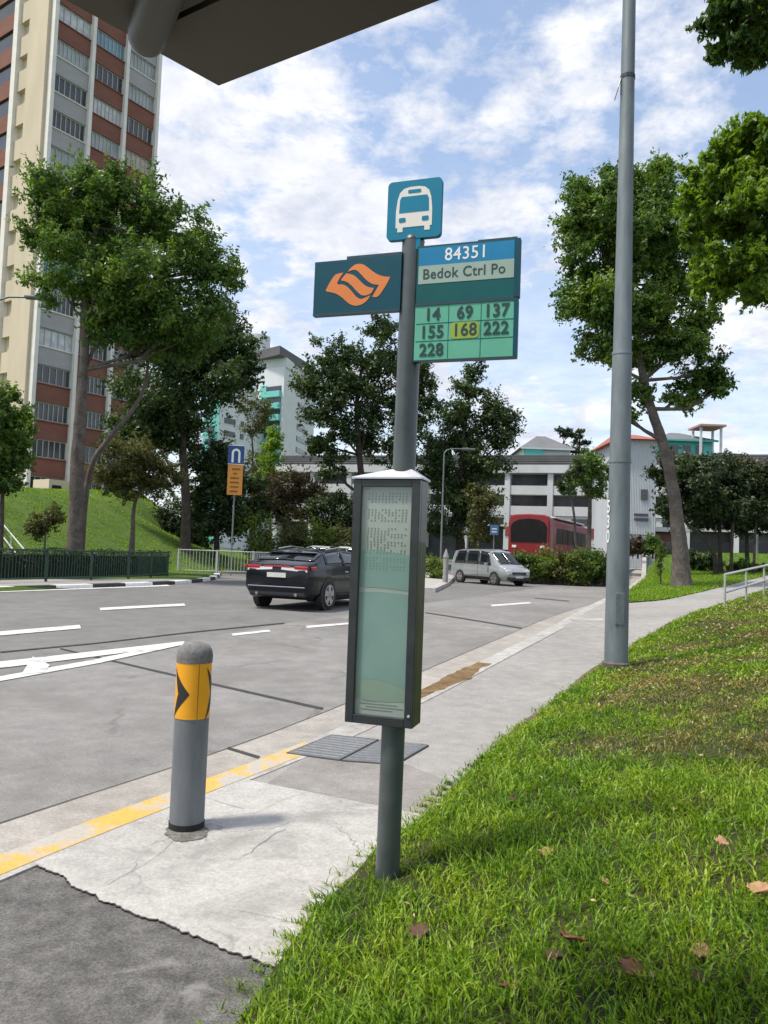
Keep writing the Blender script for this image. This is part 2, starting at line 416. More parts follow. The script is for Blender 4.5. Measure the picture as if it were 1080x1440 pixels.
# kerb as a real step
def kerb_strip(name, A, w, m, hf, side=1, n=200, top=0.125, keep=None):
    A = resamp(A, n); B = curve_off(A, -w * side)
    V = []; F = []
    for a, b in zip(A, B):
        zr = zroad(*a); zt = hf(*a)
        r = (a - b) / np.linalg.norm(a - b)
        V += [(*(a + r * 0.004), zr - 0.1), (*(a - r * 0.012), zt - 0.012), (*(a - r * 0.03), zt + 0.006), (*b, zt + 0.006), (*b, zt - 0.15)]
    for i in range(n - 1):
        if keep is not None and not keep(i): continue
        for k in range(4):
            F.append((i * 5 + k, i * 5 + k + 1, (i + 1) * 5 + k + 1, (i + 1) * 5 + k))
    me = npmesh(name, V, F)
    return tag(link(name, me, None, m), kind='structure')
kerb_strip('kerb', KERB, 0.28, M['kerb'], zwalk, 1, 900)
black_kerb = mat('black kerb paint', (0.03, 0.03, 0.03), 0.7, 0.4, 6)
white_kerb = mat('white kerb paint', (0.68, 0.68, 0.66), 0.7, 0.15, 6)
nk = 400
kerb_strip('black_kerb_blocks', FARK[::-1], 0.3, black_kerb, zleft, 1, nk, keep=lambda i: (i // 6) % 2 == 0)
kerb_strip('white_kerb_blocks', FARK[::-1], 0.3, white_kerb, zleft, 1, nk, keep=lambda i: (i // 6) % 2 == 1)
kerb_strip('far_corner_kerb', FARK2[::-1], 0.3, M['kerb'], zleft, 1, 200)
# left pavement between kerb and hedge
grid('left_pavement', curve_off(FARK[:8], 0.3), line_so([(-60, 20.2), (-5, 20.4), (10, 20.4), (21, 20.0), (25, 18.6)]), 80, 4, zleft, M['walk'], 0.006)

# right side: footpath, pads, verge
KI = curve_off(KERB, -0.25)
def cut(P, s0, s1):
    P = resamp(P, 1200); s = P @ RD
    return P[(s >= s0) & (s <= s1)]
S_PADJ, S_PADT = 2.78, 4.42
pj_l, pj_r = G(35, 1212, zwalk)[:2], G(362, 1357, zwalk)[:2]
pt_l, pt_r = G(372, 1104, zwalk)[:2], G(592, 1147, zwalk)[:2]
def seg(P, a, b, n=40):
    """part of polyline P between the points nearest a and b"""
    Q = resamp(P, 3000)
    i, j = np.argmin(np.linalg.norm(Q - a, axis=1)), np.argmin(np.linalg.norm(Q - b, axis=1))
    return resamp(Q[i:j + 1], n)
NEARK = np.array(xy(-25, 3.6))
grid('worn_asphalt_apron', seg(KI, NEARK, pj_l + RD * 0.2), seg(curve_off(EDGE, -0.12), EDGE[0], pj_r + RD * 0.2), 60, 8, zwalk, M['old_asphalt'], -0.004)
# ragged joint between asphalt and pad
def pad_sheet():
    n, m_ = 60, 130
    A = seg(KI, pj_l, pt_l, n); B = seg(curve_off(EDGE, -0.12), pj_r, pt_r, n)
    V = []; F = []
    jag = np.cumsum(RNG.normal(0, 0.0055, m_)); jag -= np.linspace(jag[0], jag[-1], m_); jag += RNG.normal(0, 0.0025, m_)
    for i in range(n):
        for j in range(m_):
            t = j / (m_ - 1); p = A[i] * (1 - t) + B[i] * t
            p = p + RD * jag[j] * max(0, 1 - i / 6)
            V.append((*p, zwalk(*p) + 0.009 - 0.006 * (i == 0)))
    for i in range(n - 1):
        for j in range(m_ - 1): F.append((i * m_ + j, i * m_ + j + 1, (i + 1) * m_ + j + 1, (i + 1) * m_ + j))
    me = npmesh('pale_concrete_pad', V, F, True)
    if me.polygons[0].normal.z < 0: me.flip_normals()
    tag(link('concrete_pad', me, None, M['pad']), kind='structure')
    # dark crack along the jagged edge
    V2 = []; F2 = []
    for j in range(m_):
        q = np.array(V[j]); w = 0.0005 + 0.003 * RNG.random() ** 2 + 0.002 * (0.5 + 0.5 * math.sin(j * 0.23))
        V2 += [q + np.array([RD[0], RD[1], 0]) * 0.002 + (0, 0, 0.0035), q - np.array([RD[0], RD[1], 0]) * w + (0, 0, 0.0)]
    for j in range(m_ - 1): F2.append((2 * j, 2 * j + 1, 2 * j + 3, 2 * j + 2))
    me = npmesh('pad_joint', V2, F2)
    if me.polygons[0].normal.z < 0: me.flip_normals()
    tag(link('pad_joint', me, None, M['joint']), kind='structure')
pad_sheet()
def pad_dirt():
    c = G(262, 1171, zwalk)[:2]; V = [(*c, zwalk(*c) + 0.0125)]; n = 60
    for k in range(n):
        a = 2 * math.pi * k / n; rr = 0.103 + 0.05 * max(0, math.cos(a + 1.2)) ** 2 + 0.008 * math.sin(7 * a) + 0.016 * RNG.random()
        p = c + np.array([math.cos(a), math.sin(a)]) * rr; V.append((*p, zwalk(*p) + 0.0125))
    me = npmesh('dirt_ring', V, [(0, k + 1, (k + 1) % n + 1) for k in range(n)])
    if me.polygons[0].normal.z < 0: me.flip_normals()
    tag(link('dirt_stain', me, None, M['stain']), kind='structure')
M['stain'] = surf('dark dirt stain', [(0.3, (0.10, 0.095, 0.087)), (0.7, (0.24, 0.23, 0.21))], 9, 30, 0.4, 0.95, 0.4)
pad_dirt()
P1 = np.array(G(842, 872, zwalk)[:2])
grid('footpath', seg(KI, pt_l, np.array(xy(30, 1.6)), 120), seg(curve_off(EDGE, -0.12), pt_r, G(1010, 853, zwalk)[:2], 120), 120, 10, zwalk, M['walk'], 0.0)
grid('footpath_branch', seg(EDGE, G(900, 902, zwalk)[:2], EDGE[-1], 80), resamp([np.array(xy(17.5, 2.2))] + list(VERGE_N), 80), 80, 8, zwalk, M['walk'], 0.004)
# grass verge between branch path and road
VR = line_so([(24.5, 1.75), (30, 1.5), (42, 1.4), (52, 1.7), (62, 1.0), (80, -8), (100, -30)])
grid('grass_verge', VERGE_N, VR, 90, 24, lambda x, y: zwalk(x, y) + 0.0, M['lawn'], 0.03)
# older darker patch on the path above the pad
drape('footpath_patch', [pt_l + RD * 0.03, G(470, 1036, zwalk)[:2], G(632, 1100, zwalk)[:2], pt_r + RD * 0.02], zwalk, M['walk_patch'], 0.004)

# ------------------------------------------------------------------ painted markings and joints
def mark(name, pts, m, hf=zroad, dz=0.012):
    return drape(name, [G(a, b, hf)[:2] for a, b in pts], hf, m, dz)
mark('lane_line', [(-60, 894), (112, 879.5), (114, 884.5), (-60, 900)], M['white_line'])
mark('lane_line', [(140, 855.5), (259, 849.3), (261, 852.5), (141, 859)], M['white_line'])
mark('lane_line', [(325, 892), (378, 886.5), (381, 889), (328, 895)], M['white_line'])
mark('lane_line', [(430, 881), (492, 876), (492, 878.6), (432, 884)], M['white_line'])
mark('lane_line', [(690, 851), (745, 847), (747, 849), (692, 853.3)], M['white_line'])
mark('edge_line', [(-20, 831), (235, 822.5), (240, 824.5), (-20, 834)], M['white_line'])
mark('road_arrow', [(-60, 938), (260, 902.5), (257, 908.5), (-60, 948)], M['white_line'])
mark('road_arrow', [(-60, 963), (145, 926.5), (146, 932.5), (-60, 970)], M['white_line'], dz=0.014)
mark('road_arrow', [(143, 926.6), (258, 903), (257, 908), (144, 932.8)], M['white_line'], dz=0.016)
mark('road_arrow', [(30, 950), (46, 925), (70, 937), (62, 947)], M['white_line'], dz=0.018)
for pts in [[(85, 912), (150, 927.5), (150, 929), (84, 913.2)], [(150, 927.2), (455, 996.6), (453, 999.4), (150, 929.4)], [(598, 861.3), (734, 883.3), (732, 884.8), (598, 862.6)],
            [(752, 841), (800, 845), (800, 846), (752, 842)], [(322, 1052.5), (366, 1065.5), (363, 1068.5), (318, 1055)],
            [(0, 917), (135, 904.5), (135, 905.8), (0, 918.6)], [(135, 904.5), (262, 889.6), (262, 891), (135, 905.8)], [(262, 889.6), (400, 876), (400, 877.2), (262, 891)],
            ]:
    mark('expansion_joint', pts, M['joint'], dz=0.010)
mark('path_joint', [(803, 869), (848, 870), (848, 872.5), (800, 871.5)], M['pad'], zwalk, 0.006)
# long tar joint between gutter and lane, then the dirt lying at the foot of the kerb
def ribbon(name, P, w, m, hf, dz, wob=0.0):
    P = resamp(P, max(8, int(np.sum(np.linalg.norm(np.diff(np.array(P)[:, :2], axis=0), axis=1)) / 0.12)))
    w2 = np.full(len(P), w)
    if wob: w2 = w * np.clip(0.55 + wob * np.cumsum(RNG.normal(0, 0.35, len(P))) * 0.4, 0.12, 1.7)
    T = np.gradient(P, axis=0); T /= np.linalg.norm(T, axis=1)[:, None]
    B = P + np.c_[-T[:, 1], T[:, 0]] * w2[:, None]
    V = []; F = []
    for a, b in zip(P, B):
        V += [(*a, hf(*a) + dz), (*b, hf(*b) + dz)]
    for i in range(len(P) - 1): F.append((2 * i, 2 * i + 1, 2 * i + 3, 2 * i + 2))
    me = npmesh(name, V, F)
    if me.polygons[0].normal.z < 0: me.flip_normals()
    return tag(link(name, me, None, m), kind='structure')
ribbon('gutter_joint', cut(GUT, -6, 30), 0.012, M['joint'], zroad, 0.010)
ribbon('gutter_dirt', cut(KERB, 6.6, 13.5), 0.20, M['dirt'], zroad, 0.012, 0.8)
ribbon('gutter_dirt', cut(KERB, 4.9, 6.2), 0.10, M['dirt'], zroad, 0.012, 0.8)
ribbon('gutter_dirt', cut(KERB, -2, 4.9), 0.03, M['joint'], zroad, 0.012, 0.6)
ribbon('gutter_dirt', cut(KERB, 13.5, 26), 0.05, M['joint'], zroad, 0.012, 0.6)
ribbon('soil_edge', cut(curve_off(EDGE, -0.07), 3.3, 26), 0.085, M['soil_edge'], zwalk, 0.0135, 0.9)
ribbon('dirt_on_kerb', cut(curve_off(KERB, -0.02), 7.3, 10.8), -0.22, M['dirt'], zwalk, 0.0082, 0.8)
def crack(pts, w):
    w *= 0.7
    ribbon('hairline_crack', [G(a, b_, zwalk)[:2] + RNG.normal(0, 0.006, 2) for a, b_ in pts], w, M['stain'], zwalk, 0.0128, 0.9)
crack([(280, 1160), (300, 1153), (330, 1150), (356, 1146), (374, 1138), (390, 1130), (410, 1122), (430, 1117)], 0.006)
crack([(200, 1158), (216, 1164), (240, 1168)], 0.006)
crack([(340, 1208), (352, 1203), (360, 1192), (373, 1187), (388, 1176), (402, 1170)], 0.005)
crack([(300, 1128), (318, 1135), (340, 1141)], 0.005)
crack([(150, 1250), (175, 1236), (200, 1222), (228, 1206), (250, 1180)], 0.005)
crack([(205, 1215), (250, 1212), (290, 1200)], 0.004)
crack([(335, 1285), (370, 1292), (410, 1302)], 0.005)
# yellow paint on the kerb top
YK = curve_off(KERB, -0.035)
ribbon('yellow_kerb_line', cut(YK, 0.5, 5.75), -0.20, M['yellow_line'], zwalk, 0.0082)

# drain cover plates in the path
steel = mat('grey steel plate', (0.15, 0.16, 0.17), 0.6, 0.2, 30, 0.2, 0.2)
def plate(pts, label):
    q = [G(a, b, zwalk) for a, b in pts]
    t = empty('drain_cover', tuple(q[0]), label, 'drain cover', group=None)
    b = MB(); q = [np.array(p) for p in q]
    b.add([p + (0, 0, 0.006) for p in q] + [p + (0, 0, 0.014) for p in q], [(0, 1, 2, 3), (7, 6, 5, 4), (0, 4, 5, 1), (1, 5, 6, 2), (2, 6, 7, 3), (3, 7, 4, 0)])
    b.build('plate', steel, t)
    rb = MB(); e1 = q[1] - q[0]; e2 = q[3] - q[0]
    for k in range(9):
        a = q[0] + e1 * (0.08 + 0.105 * k) + e2 * 0.06; c = a + e2 * 0.88
        rb.tube([a + (0, 0, 0.0145), c + (0, 0, 0.0145)], 0.005, 4)
    rb.build('tread_ribs', steel, t)
    fr = MB()
    for a, c in ((q[0], q[1]), (q[1], q[2]), (q[2], q[3]), (q[3], q[0])): fr.tube([a + (0, 0, 0.008), c + (0, 0, 0.008)], 0.008, 4)
    fr.build('frame', M['joint'], t)
plate([(403, 1061), (466, 1035.5), (532, 1042), (477, 1071)], 'grey steel drain cover nearer the kerb, level with the footpath')
plate([(480, 1071.5), (535, 1042.5), (602, 1050), (556, 1077)], 'grey steel drain cover behind the dark bus stop pole')

# ------------------------------------------------------------------ grass bank on the right
D_PROF = [0, 0.03, 0.08, 0.15, 0.25, 0.4, 0.6, 0.85, 1.1, 1.4, 1.8, 2.3, 2.9, 3.6, 4.5, 5.5, 7, 9, 12, 16, 25, 60]
def prof(d): return np.where(d < 0, 0, 0.035 * S(d / 0.15) + np.where(d < 9, 0.185 * d, 0.185 * 9 + 0.09 * (np.minimum(d, 20) - 9)))
ED = resamp(EDGE, 900)
_sel = (ED @ RD > -22)
ED = ED[_sel]
k = 9; pad_ = np.pad(ED, ((k, k), (0, 0)), mode='edge')
EDs = np.array([pad_[i:i + 2 * k + 1].mean(0) for i in range(len(ED))])
ET = np.gradient(EDs, axis=0); ET /= np.linalg.norm(ET, axis=1)[:, None]
EN = np.c_[ET[:, 1], -ET[:, 0]]
# normals vary slowly so that the offset rows never cross
EN2 = np.array([np.pad(EN, ((40, 40), (0, 0)), mode='edge')[i:i + 81].mean(0) for i in range(len(EN))]); EN2 /= np.linalg.norm(EN2, axis=1)[:, None]
def bumps(x, y): return 0.018 * np.sin(2.1 * x + 1.3 * y) + 0.014 * np.sin(4.3 * x - 3.1 * y + 1) + 0.008 * np.sin(9 * x + 7 * y)
def bank_pt(i, d):
    p = EDs[i] + EN2[i] * d
    wig = 0.03 * np.sin(i * 0.31) + 0.02 * np.sin(i * 0.83 + 1)
    p = p + EN2[i] * wig * (d < 0.5)
    e = EDs[i]
    return p[0], p[1], zwalk(e[0], e[1]) + prof(np.array(d)) + bumps(p[0], p[1]) * min(1, d) - 0.03 * (d == 0)
V = []; F = []
nd = len(D_PROF)
idx = list(range(0, len(EDs), 3))
for i in idx:
    for d in D_PROF: V.append(bank_pt(i, d))
for a in range(len(idx) - 1):
    for b in range(nd - 1): F.append((a * nd + b, (a + 1) * nd + b, (a + 1) * nd + b + 1, a * nd + b + 1))
me = npmesh('grass_bank', V, F, True)
if sum(p.normal.z for p in me.polygons) < 0: me.flip_normals()
tag(link('grass_bank', me, None, M['soil']), kind='structure')
BANKV = np.array(V).reshape(len(idx), nd, 3)

def blades(name, P, H, Wd, lean, m, label=None):
    """grass blades: 5-vertex bent strips, P roots"""
    n = len(P)
    a = RNG.uniform(0, 2 * math.pi, n); dirx = np.c_[np.cos(a), np.sin(a), np.zeros(n)]
    b = RNG.uniform(0, 2 * math.pi, n); side = np.c_[np.cos(b), np.sin(b), np.zeros(n)] * Wd[:, None] / 2
    ln = (lean * RNG.uniform(0.2, 1.3, n) * H)[:, None] * dirx
    z = np.c_[np.zeros(n), np.zeros(n), H]
    mid = P + z * 0.6 + ln * 0.35; tip = P + z * RNG.uniform(0.75, 1.0, (n, 1)) + ln
    V = np.stack([P - side, P + side, mid + side * 0.8, mid - side * 0.8, tip], 1).reshape(-1, 3).astype(np.float32)
    me = bpy.data.meshes.new(name)
    me.vertices.add(len(V)); me.vertices.foreach_set('co', V.ravel())
    base = (np.arange(n) * 5)[:, None]
    L = np.concatenate([base + np.array([[0, 1, 2, 3]]), base + np.array([[3, 2, 4]])], 1).astype(np.int32).ravel()
    me.loops.add(len(L)); me.loops.foreach_set('vertex_index', L)
    me.polygons.add(2 * n)
    ls = np.stack([np.arange(n) * 7, np.arange(n) * 7 + 4], 1).astype(np.int32).ravel()
    me.polygons.foreach_set('loop_start', ls); me.polygons.foreach_set('loop_total', np.tile(np.array([4, 3], np.int32), n))
    me.polygons.foreach_set('use_smooth', np.ones(2 * n, bool))
    me.update(calc_edges=True)
    o = link(name, me, None, m); o['kind'] = 'stuff'
    if label: o['label'] = label; o['category'] = 'grass'
    return o
def grass_mat(name, dry=0.5):
    m, t, p = new_mat(name)
    n = _nz(t, 0.95, 6, 0.65, dist=0.5); n2 = _nz(t, 6.0, 3, 0.6); n3 = _nz(t, 55.0, 2, 0.5)
    green = _ramp(t, n3.outputs['Fac'], [(0.3, (0.026, 0.075, 0.008)), (0.48, (0.165, 0.30, 0.020)), (0.62, (0.43, 0.53, 0.065))]).outputs[0]
    brown = _ramp(t, n3.outputs['Fac'], [(0.3, (0.08, 0.10, 0.025)), (0.5, (0.22, 0.20, 0.065)), (0.64, (0.50, 0.40, 0.21))]).outputs[0]
    ma = t.nodes.new('ShaderNodeMath'); ma.operation = 'MULTIPLY_ADD'; ma.inputs[1].default_value = 0.3
    t.links.new(n2.outputs['Fac'], ma.inputs[0]); t.links.new(n.outputs['Fac'], ma.inputs[2])
    k = _ramp(t, ma.outputs[0], [(dry, (0, 0, 0)), (dry + 0.13, (1, 1, 1))]).outputs[0]
    hue = _ramp(t, _nz(t, 1.7, 5, 0.65, dist=0.6).outputs['Fac'], [(0.36, (0.50, 0.66, 0.55)), (0.5, (0.85, 0.95, 0.8)), (0.62, (1.12, 1.06, 1.0))]).outputs[0]
    col = _mixc(t, _mixc(t, green, brown, k), hue, 1.0, 'MULTIPLY')
    t.links.new(col, p.inputs['Base Color']); p.inputs['Roughness'].default_value = 0.5
    p.inputs['Specular IOR Level'].default_value = 0.3
    tr = t.nodes.new('ShaderNodeBsdfTranslucent'); t.links.new(_mixc(t, col, (1.5, 1.4, 0.6), 1.0, 'MULTIPLY'), tr.inputs['Color'])
    ms = t.nodes.new('ShaderNodeMixShader'); ms.inputs[0].default_value = 0.4
    t.links.new(p.outputs[0], ms.inputs[1]); t.links.new(tr.outputs[0], ms.inputs[2]); t.links.new(ms.outputs[0], t.nodes['Material Output'].inputs['Surface'])
    return m
def scatter(n, dens, smin, smax, dmax, dpow=1.0):
    i = RNG.uniform(0, len(idx) - 1.001, n * 6); d = RNG.uniform(0, 1, n * 6) ** dpow * dmax
    j = np.interp(d, D_PROF, np.arange(nd)); i0 = i.astype(int); j0 = np.minimum(j.astype(int), nd - 2); fi = (i - i0)[:, None]; fj = (j - j0)[:, None]
    P = (BANKV[i0, j0] * (1 - fi) * (1 - fj) + BANKV[i0 + 1, j0] * fi * (1 - fj) + BANKV[i0, j0 + 1] * (1 - fi) * fj + BANKV[i0 + 1, j0 + 1] * fi * fj)
    return P, d
def visible(P, mrg=0.06):
    v = P - CP; z = v @ CF
    X = (v @ CR) / z; Y = (v @ CU) / z
    return (z > 0.8) & (np.abs(X) < 0.5 + mrg) & (np.abs(Y) < 0.667 + mrg), z
PBX = (0.066, 3.60)
def bank_grass():
    P, d = scatter(700000, 1, 0, 0, 9.0, 1.0)
    ok, z = visible(P, 0.55)
    dens = np.clip(4.2 / np.maximum(z, 2.0), 0.0, 2.1) ** 1.15
    # short browning turf in patches away from the path edge and higher up, lush tufts elsewhere
    x, y = P[:, 0], P[:, 1]
    pn = np.sin(x * 1.9 + 1.1 * y) * np.sin(y * 1.3 - x * 0.7) + 0.5 * np.sin(4.1 * x + 2.3 * y) + 0.35 * np.sin(7.3 * x - 6.1 * y + 1.0)
    tuft = 0.5 + 0.5 * np.sin(11 * x + 3 * np.sin(5 * y)) * np.sin(12.5 * y + 2.5 * np.sin(6 * x))
    dry = S((y + 0.7 * d - 4.4) / 2.6) * S((d - 0.15) / 0.5)
    g = dry * (0.50 + 0.30 * pn) + 0.55 * RNG.random(len(P))
    brown = g > 0.68
    keep = ok & (RNG.random(len(P)) < dens * np.where(brown, 0.85, 0.85) * (0.30 + 0.95 * tuft))
    P, d, z, pn, dry, brown, tuft = P[keep], d[keep], z[keep], pn[keep], dry[keep], brown[keep], tuft[keep]
    n = len(P)
    H = (0.04 + 0.075 * RNG.random(n) ** 1.4) * (0.55 + 0.65 * tuft) * (1 - 0.42 * dry) * np.where(brown, 0.75, 1.0) * np.clip(0.45 + d / 0.3, 0.5, 1)
    Wd = 0.0052 * np.clip(z / 3.4, 1, 4) * RNG.uniform(0.5, 1.9, n)
    pd_ = np.hypot(P[:, 0] - PBX[0], P[:, 1] - PBX[1]); H *= np.where(pd_ < 0.28, 0.66, 1.0)
    A = ~brown
    blades('lush_grass', P[A], H[A], Wd[A], 1.1, grass_mat('lush grass', 0.86), 'long bright green grass blades on the near bank')
    blades('dry_grass', P[~A], H[~A], Wd[~A], 1.3, grass_mat('dry grass', 0.50), 'short browning grass higher up the bank')
bank_grass()
def fringe_grass():
    # tufts that hang over the path edge and round the poles
    n = 9000
    i = RNG.integers(0, len(EDs), n * 4); p = EDs[i] + EN2[i] * (RNG.normal(0.0, 0.035, (len(i), 1)))
    P = np.c_[p, zwalk(p[:, 0], p[:, 1]) + 0.005]
    ok, z = visible(P, 0.4); P, z = P[ok], z[ok]
    keep = RNG.random(len(P)) < np.clip(5 / z, 0, 1) * (0.5 + 0.5 * np.sin(P[:, 1] * 6) * np.sin(P[:, 1] * 2.3)); P, z = P[keep], z[keep]
    n = len(P)
    blades('fringe_grass', P, 0.02 + 0.035 * RNG.random(n), 0.005 * np.clip(z / 3.4, 1, 4), 1.2, grass_mat('fringe grass', 0.66), 'grass tufts creeping over the path edge')
fringe_grass()
def verge_grass():
    A = resamp(VERGE_N, 200); B = resamp(VR, 200)
    n = 26000
    i = RNG.integers(0, 120, n); t = RNG.random(n)[:, None]
    p = A[i] * (1 - t) + B[i] * t + RNG.normal(0, 0.15, (n, 2))
    P = np.c_[p, zwalk(p[:, 0], p[:, 1]) + 0.03]
    s, o = so(P[:, 0], P[:, 1])
    P = P[(o < 1.5)]; n = len(P)
    blades('verge_grass', P, 0.05 + 0.07 * RNG.random(n), np.full(n, 0.03), 0.8, grass_mat('verge grass', 0.85), 'bright grass strip between branch path and road')
verge_grass()

def clippings():
    P, d = scatter(9000, 1, 0, 0, 8.0, 0.9)
    ok, z = visible(P, 0.3); P, z, d = P[ok], z[ok], d[ok]
    keep = RNG.random(len(P)) < np.clip(0.12 + 0.35 * S((P[:, 1] - 4) / 4), 0, 1); P, z = P[keep], z[keep]; n = len(P)
    q = P + np.c_[np.zeros((n, 2)), RNG.uniform(0.035, 0.07, n)]
    o = leaves('dead_clippings', q, np.tile([0, 0, 1.0], (n, 1)), 0.028 * np.clip(z / 5, 1, 2), mat('straw clippings', (0.36, 0.27, 0.15), 0.8, 0.5, 30), None, 0.0, 0.4)
    o['kind'] = 'stuff'; o['label'] = 'straw coloured clippings and leaf scraps strewn through the bank grass'
def hill_grass():
    n = 90000
    s_ = RNG.uniform(8, 50, n); o_ = RNG.uniform(22.2, 40, n)
    x, y = xy(s_, o_); P = np.c_[x, y, zleft(x, y) - 0.01]
    ok, z = visible(P, 0.3); P = P[ok]; n = len(P)
    cl = 0.5 + 0.5 * np.sin(P[:, 0] * 1.7) * np.sin(P[:, 1] * 2.1 + P[:, 0])
    blades('lawn_grass', P, (0.03 + 0.07 * RNG.random(n)) * (0.5 + cl), np.full(n, 0.035), 1.0, grass_mat('lawn grass', 0.83), 'mown grass on the slope below the apartment tower')
hill_grass()

# ------------------------------------------------------------------ text
def text_mesh(body, size, bold=0.0, spacing=1.0):
    cu = bpy.data.curves.new('writing', 'FONT'); cu.body = body; cu.size = size; cu.align_x = 'CENTER'; cu.align_y = 'CENTER'
    cu.extrude = 0.0006; cu.offset = bold; cu.space_character = spacing; cu.resolution_u = 3
    o = bpy.data.objects.new('writing', cu); COL.objects.link(o)
    dg = bpy.context.evaluated_depsgraph_get()
    me = bpy.data.meshes.new_from_object(o.evaluated_get(dg))
    V = np.zeros(len(me.vertices) * 3); me.vertices.foreach_get('co', V); V = V.reshape(-1, 3)
    F = [list(p.vertices) for p in me.polygons]
    bpy.data.objects.remove(o); bpy.data.meshes.remove(me)
    return V, F
def write(mb, body, size, o, e, u, n, bold=0.0, sx=1.0, spacing=1.0):
    V, F = text_mesh(body, size, bold, spacing)
    o, e, u, n = (np.array(a, float) for a in (o, e, u, n))
    mb.add([o + v[0] * sx * e + v[1] * u + v[2] * n for v in V], F)

# ------------------------------------------------------------------ bus stop pole
A18 = R_(18)
SE = np.array([math.cos(A18), -math.sin(A18), 0]); SN = np.array([-math.sin(A18), -math.cos(A18), 0]); UZ = np.array([0, 0, 1.0])
PB = np.array([0.066, 3.60, 0.02])
def sgn(u, z, d=0.05): return np.array([PB[0], PB[1], 0]) + SE * u + UZ * z + SN * d
m_pole = mat('dark grey green pole paint', (0.072, 0.088, 0.088), 0.42, 0.2, 8, 0.1, coat=0.2)
m_case = mat('charcoal case paint', (0.028, 0.034, 0.036), 0.38, 0.25, 10, 0.1, coat=0.2)
m_teal = mat('dark teal sign face', (0.004, 0.070, 0.10), 0.5, 0.1, 5, spec=0.25)
m_sky = mat('sky blue sign face', (0.015, 0.21, 0.40), 0.5, 0.08, 5, spec=0.25)
m_sym = mat('turquoise sign face', (0.004, 0.185, 0.29), 0.5, 0.08, 5, spec=0.25)
m_pale = mat('pale green sign face', (0.33, 0.43, 0.36), 0.5, 0.08, 5, spec=0.25)
m_deep = mat('deep green sign face', (0.004, 0.10, 0.10), 0.5, 0.1, 5, spec=0.25)
m_mint = mat('mint green number face', (0.13, 0.44, 0.30), 0.5, 0.08, 5, spec=0.25)
m_org = mat('orange emblem film', (0.72, 0.21, 0.04), 0.5, 0.06, 5)
m_wht = mat('white sign film', (0.80, 0.80, 0.76), 0.45, 0.05, 5)
m_cream = mat('cream emblem film', (0.72, 0.70, 0.62), 0.45, 0.06, 5)
m_ink = mat('dark green ink', (0.012, 0.05, 0.045), 0.5, 0.1, 5)
m_yel = mat('yellow highlight film', (0.30, 0.40, 0.04), 0.5, 0.12, 8)
m_edge = mat('dark sign edging', (0.012, 0.05, 0.065), 0.45, 0.15, 8)
stop = empty('bus_stop_pole', tuple(PB), 'dark grey bus stop pole with blue and green sign plates and timetable case', 'bus stop')
pb = MB()
zz = [-0.15, 0.0, 0.3, 0.8, 1.9, 2.4, 3.04]
PX = 0.010
def polec(z): return np.array([PB[0], PB[1], 0]) + SE * (PX + 0.006 * z) + UZ * z
pb.tube([polec(z) for z in zz], [0.0555, 0.0555, 0.0545, 0.0545, 0.054, 0.0535, 0.053], 28)
pb.build('pole', m_pole, stop, True)
cp = MB(); cp.tube([polec(3.04), polec(3.055), polec(3.062)], [0.055, 0.05, 0.02], 24); cp.build('pole_cap', m_case, stop, True)
def plate_part(name, u0, u1, z0, z1, m, d0=0.035, th=0.03, rad=0.0, parent=None):
    b = MB()
    if rad:
        poly = []
        for cx, cz, a0 in ((u1 - rad, z1 - rad, 0), (u0 + rad, z1 - rad, 90), (u0 + rad, z0 + rad, 180), (u1 - rad, z0 + rad, 270)):
            poly += [(cx + rad * math.cos(R_(a0 + t)), cz + rad * math.sin(R_(a0 + t))) for t in range(0, 91, 15)]
    else: poly = [(u0, z0), (u1, z0), (u1, z1), (u0, z1)]
    b.prism(poly, np.array([PB[0], PB[1], 0]), SE, UZ, SN, d0, d0 + th)
    return b.build(name, m, parent or stop, bevel=0.0)
O0 = np.array([PB[0], PB[1], 0])
def film(name, polys, m, parent, d):
    b = MB()
    for p in polys: b.prism(p, O0, SE, UZ, SN, d, d + 0.0012)
    return b.build(name, m, parent)
def rrect(u0, u1, z0, z1, r):
    poly = []
    for cx, cz, a0 in ((u1 - r, z1 - r, 0), (u0 + r, z1 - r, 90), (u0 + r, z0 + r, 180), (u1 - r, z0 + r, 270)):
        poly += [(cx + r * math.cos(R_(a0 + t)), cz + r * math.sin(R_(a0 + t))) for t in range(0, 91, 18)]
    return poly
# bus symbol panel
sy = plate_part('bus_symbol_panel', -0.092, 0.173, 3.037, 3.32, m_sym, 0.02, 0.028, 0.022)
DF = 0.0482
def bu(a, b): return (0.0405 + a * 0.265, 3.178 + b * 0.283)
outline = [bu(*p) for p in [(-0.335, -0.30), (-0.335, -0.02), (-0.31, 0.18), (-0.27, 0.30), (-0.19, 0.365), (-0.08, 0.385), (0.08, 0.385), (0.19, 0.365), (0.27, 0.30), (0.31, 0.18), (0.335, -0.02), (0.335, -0.30),
                            (0.30, -0.30), (0.30, -0.375), (0.20, -0.375), (0.20, -0.30), (-0.20, -0.30), (-0.20, -0.375), (-0.30, -0.375), (-0.30, -0.30)]]
film('bus_symbol', [outline], m_cream, sy, DF)
film('symbol_windows', [[bu(*p) for p in [(-0.275, -0.05), (-0.265, 0.17), (-0.235, 0.225), (0.235, 0.225), (0.265, 0.17), (0.275, -0.05)]],
                        rrect(*[bu(-0.12, 0)[0], bu(0.12, 0)[0], bu(0, 0.275)[1], bu(0, 0.335)[1]], 0.006),
                        rrect(bu(-0.275, 0)[0], bu(-0.15, 0)[0], bu(0, -0.215)[1], bu(0, -0.135)[1], 0.007),
                        rrect(bu(0.15, 0)[0], bu(0.275, 0)[0], bu(0, -0.215)[1], bu(0, -0.135)[1], 0.007)], m_sym, sy, DF + 0.0013)
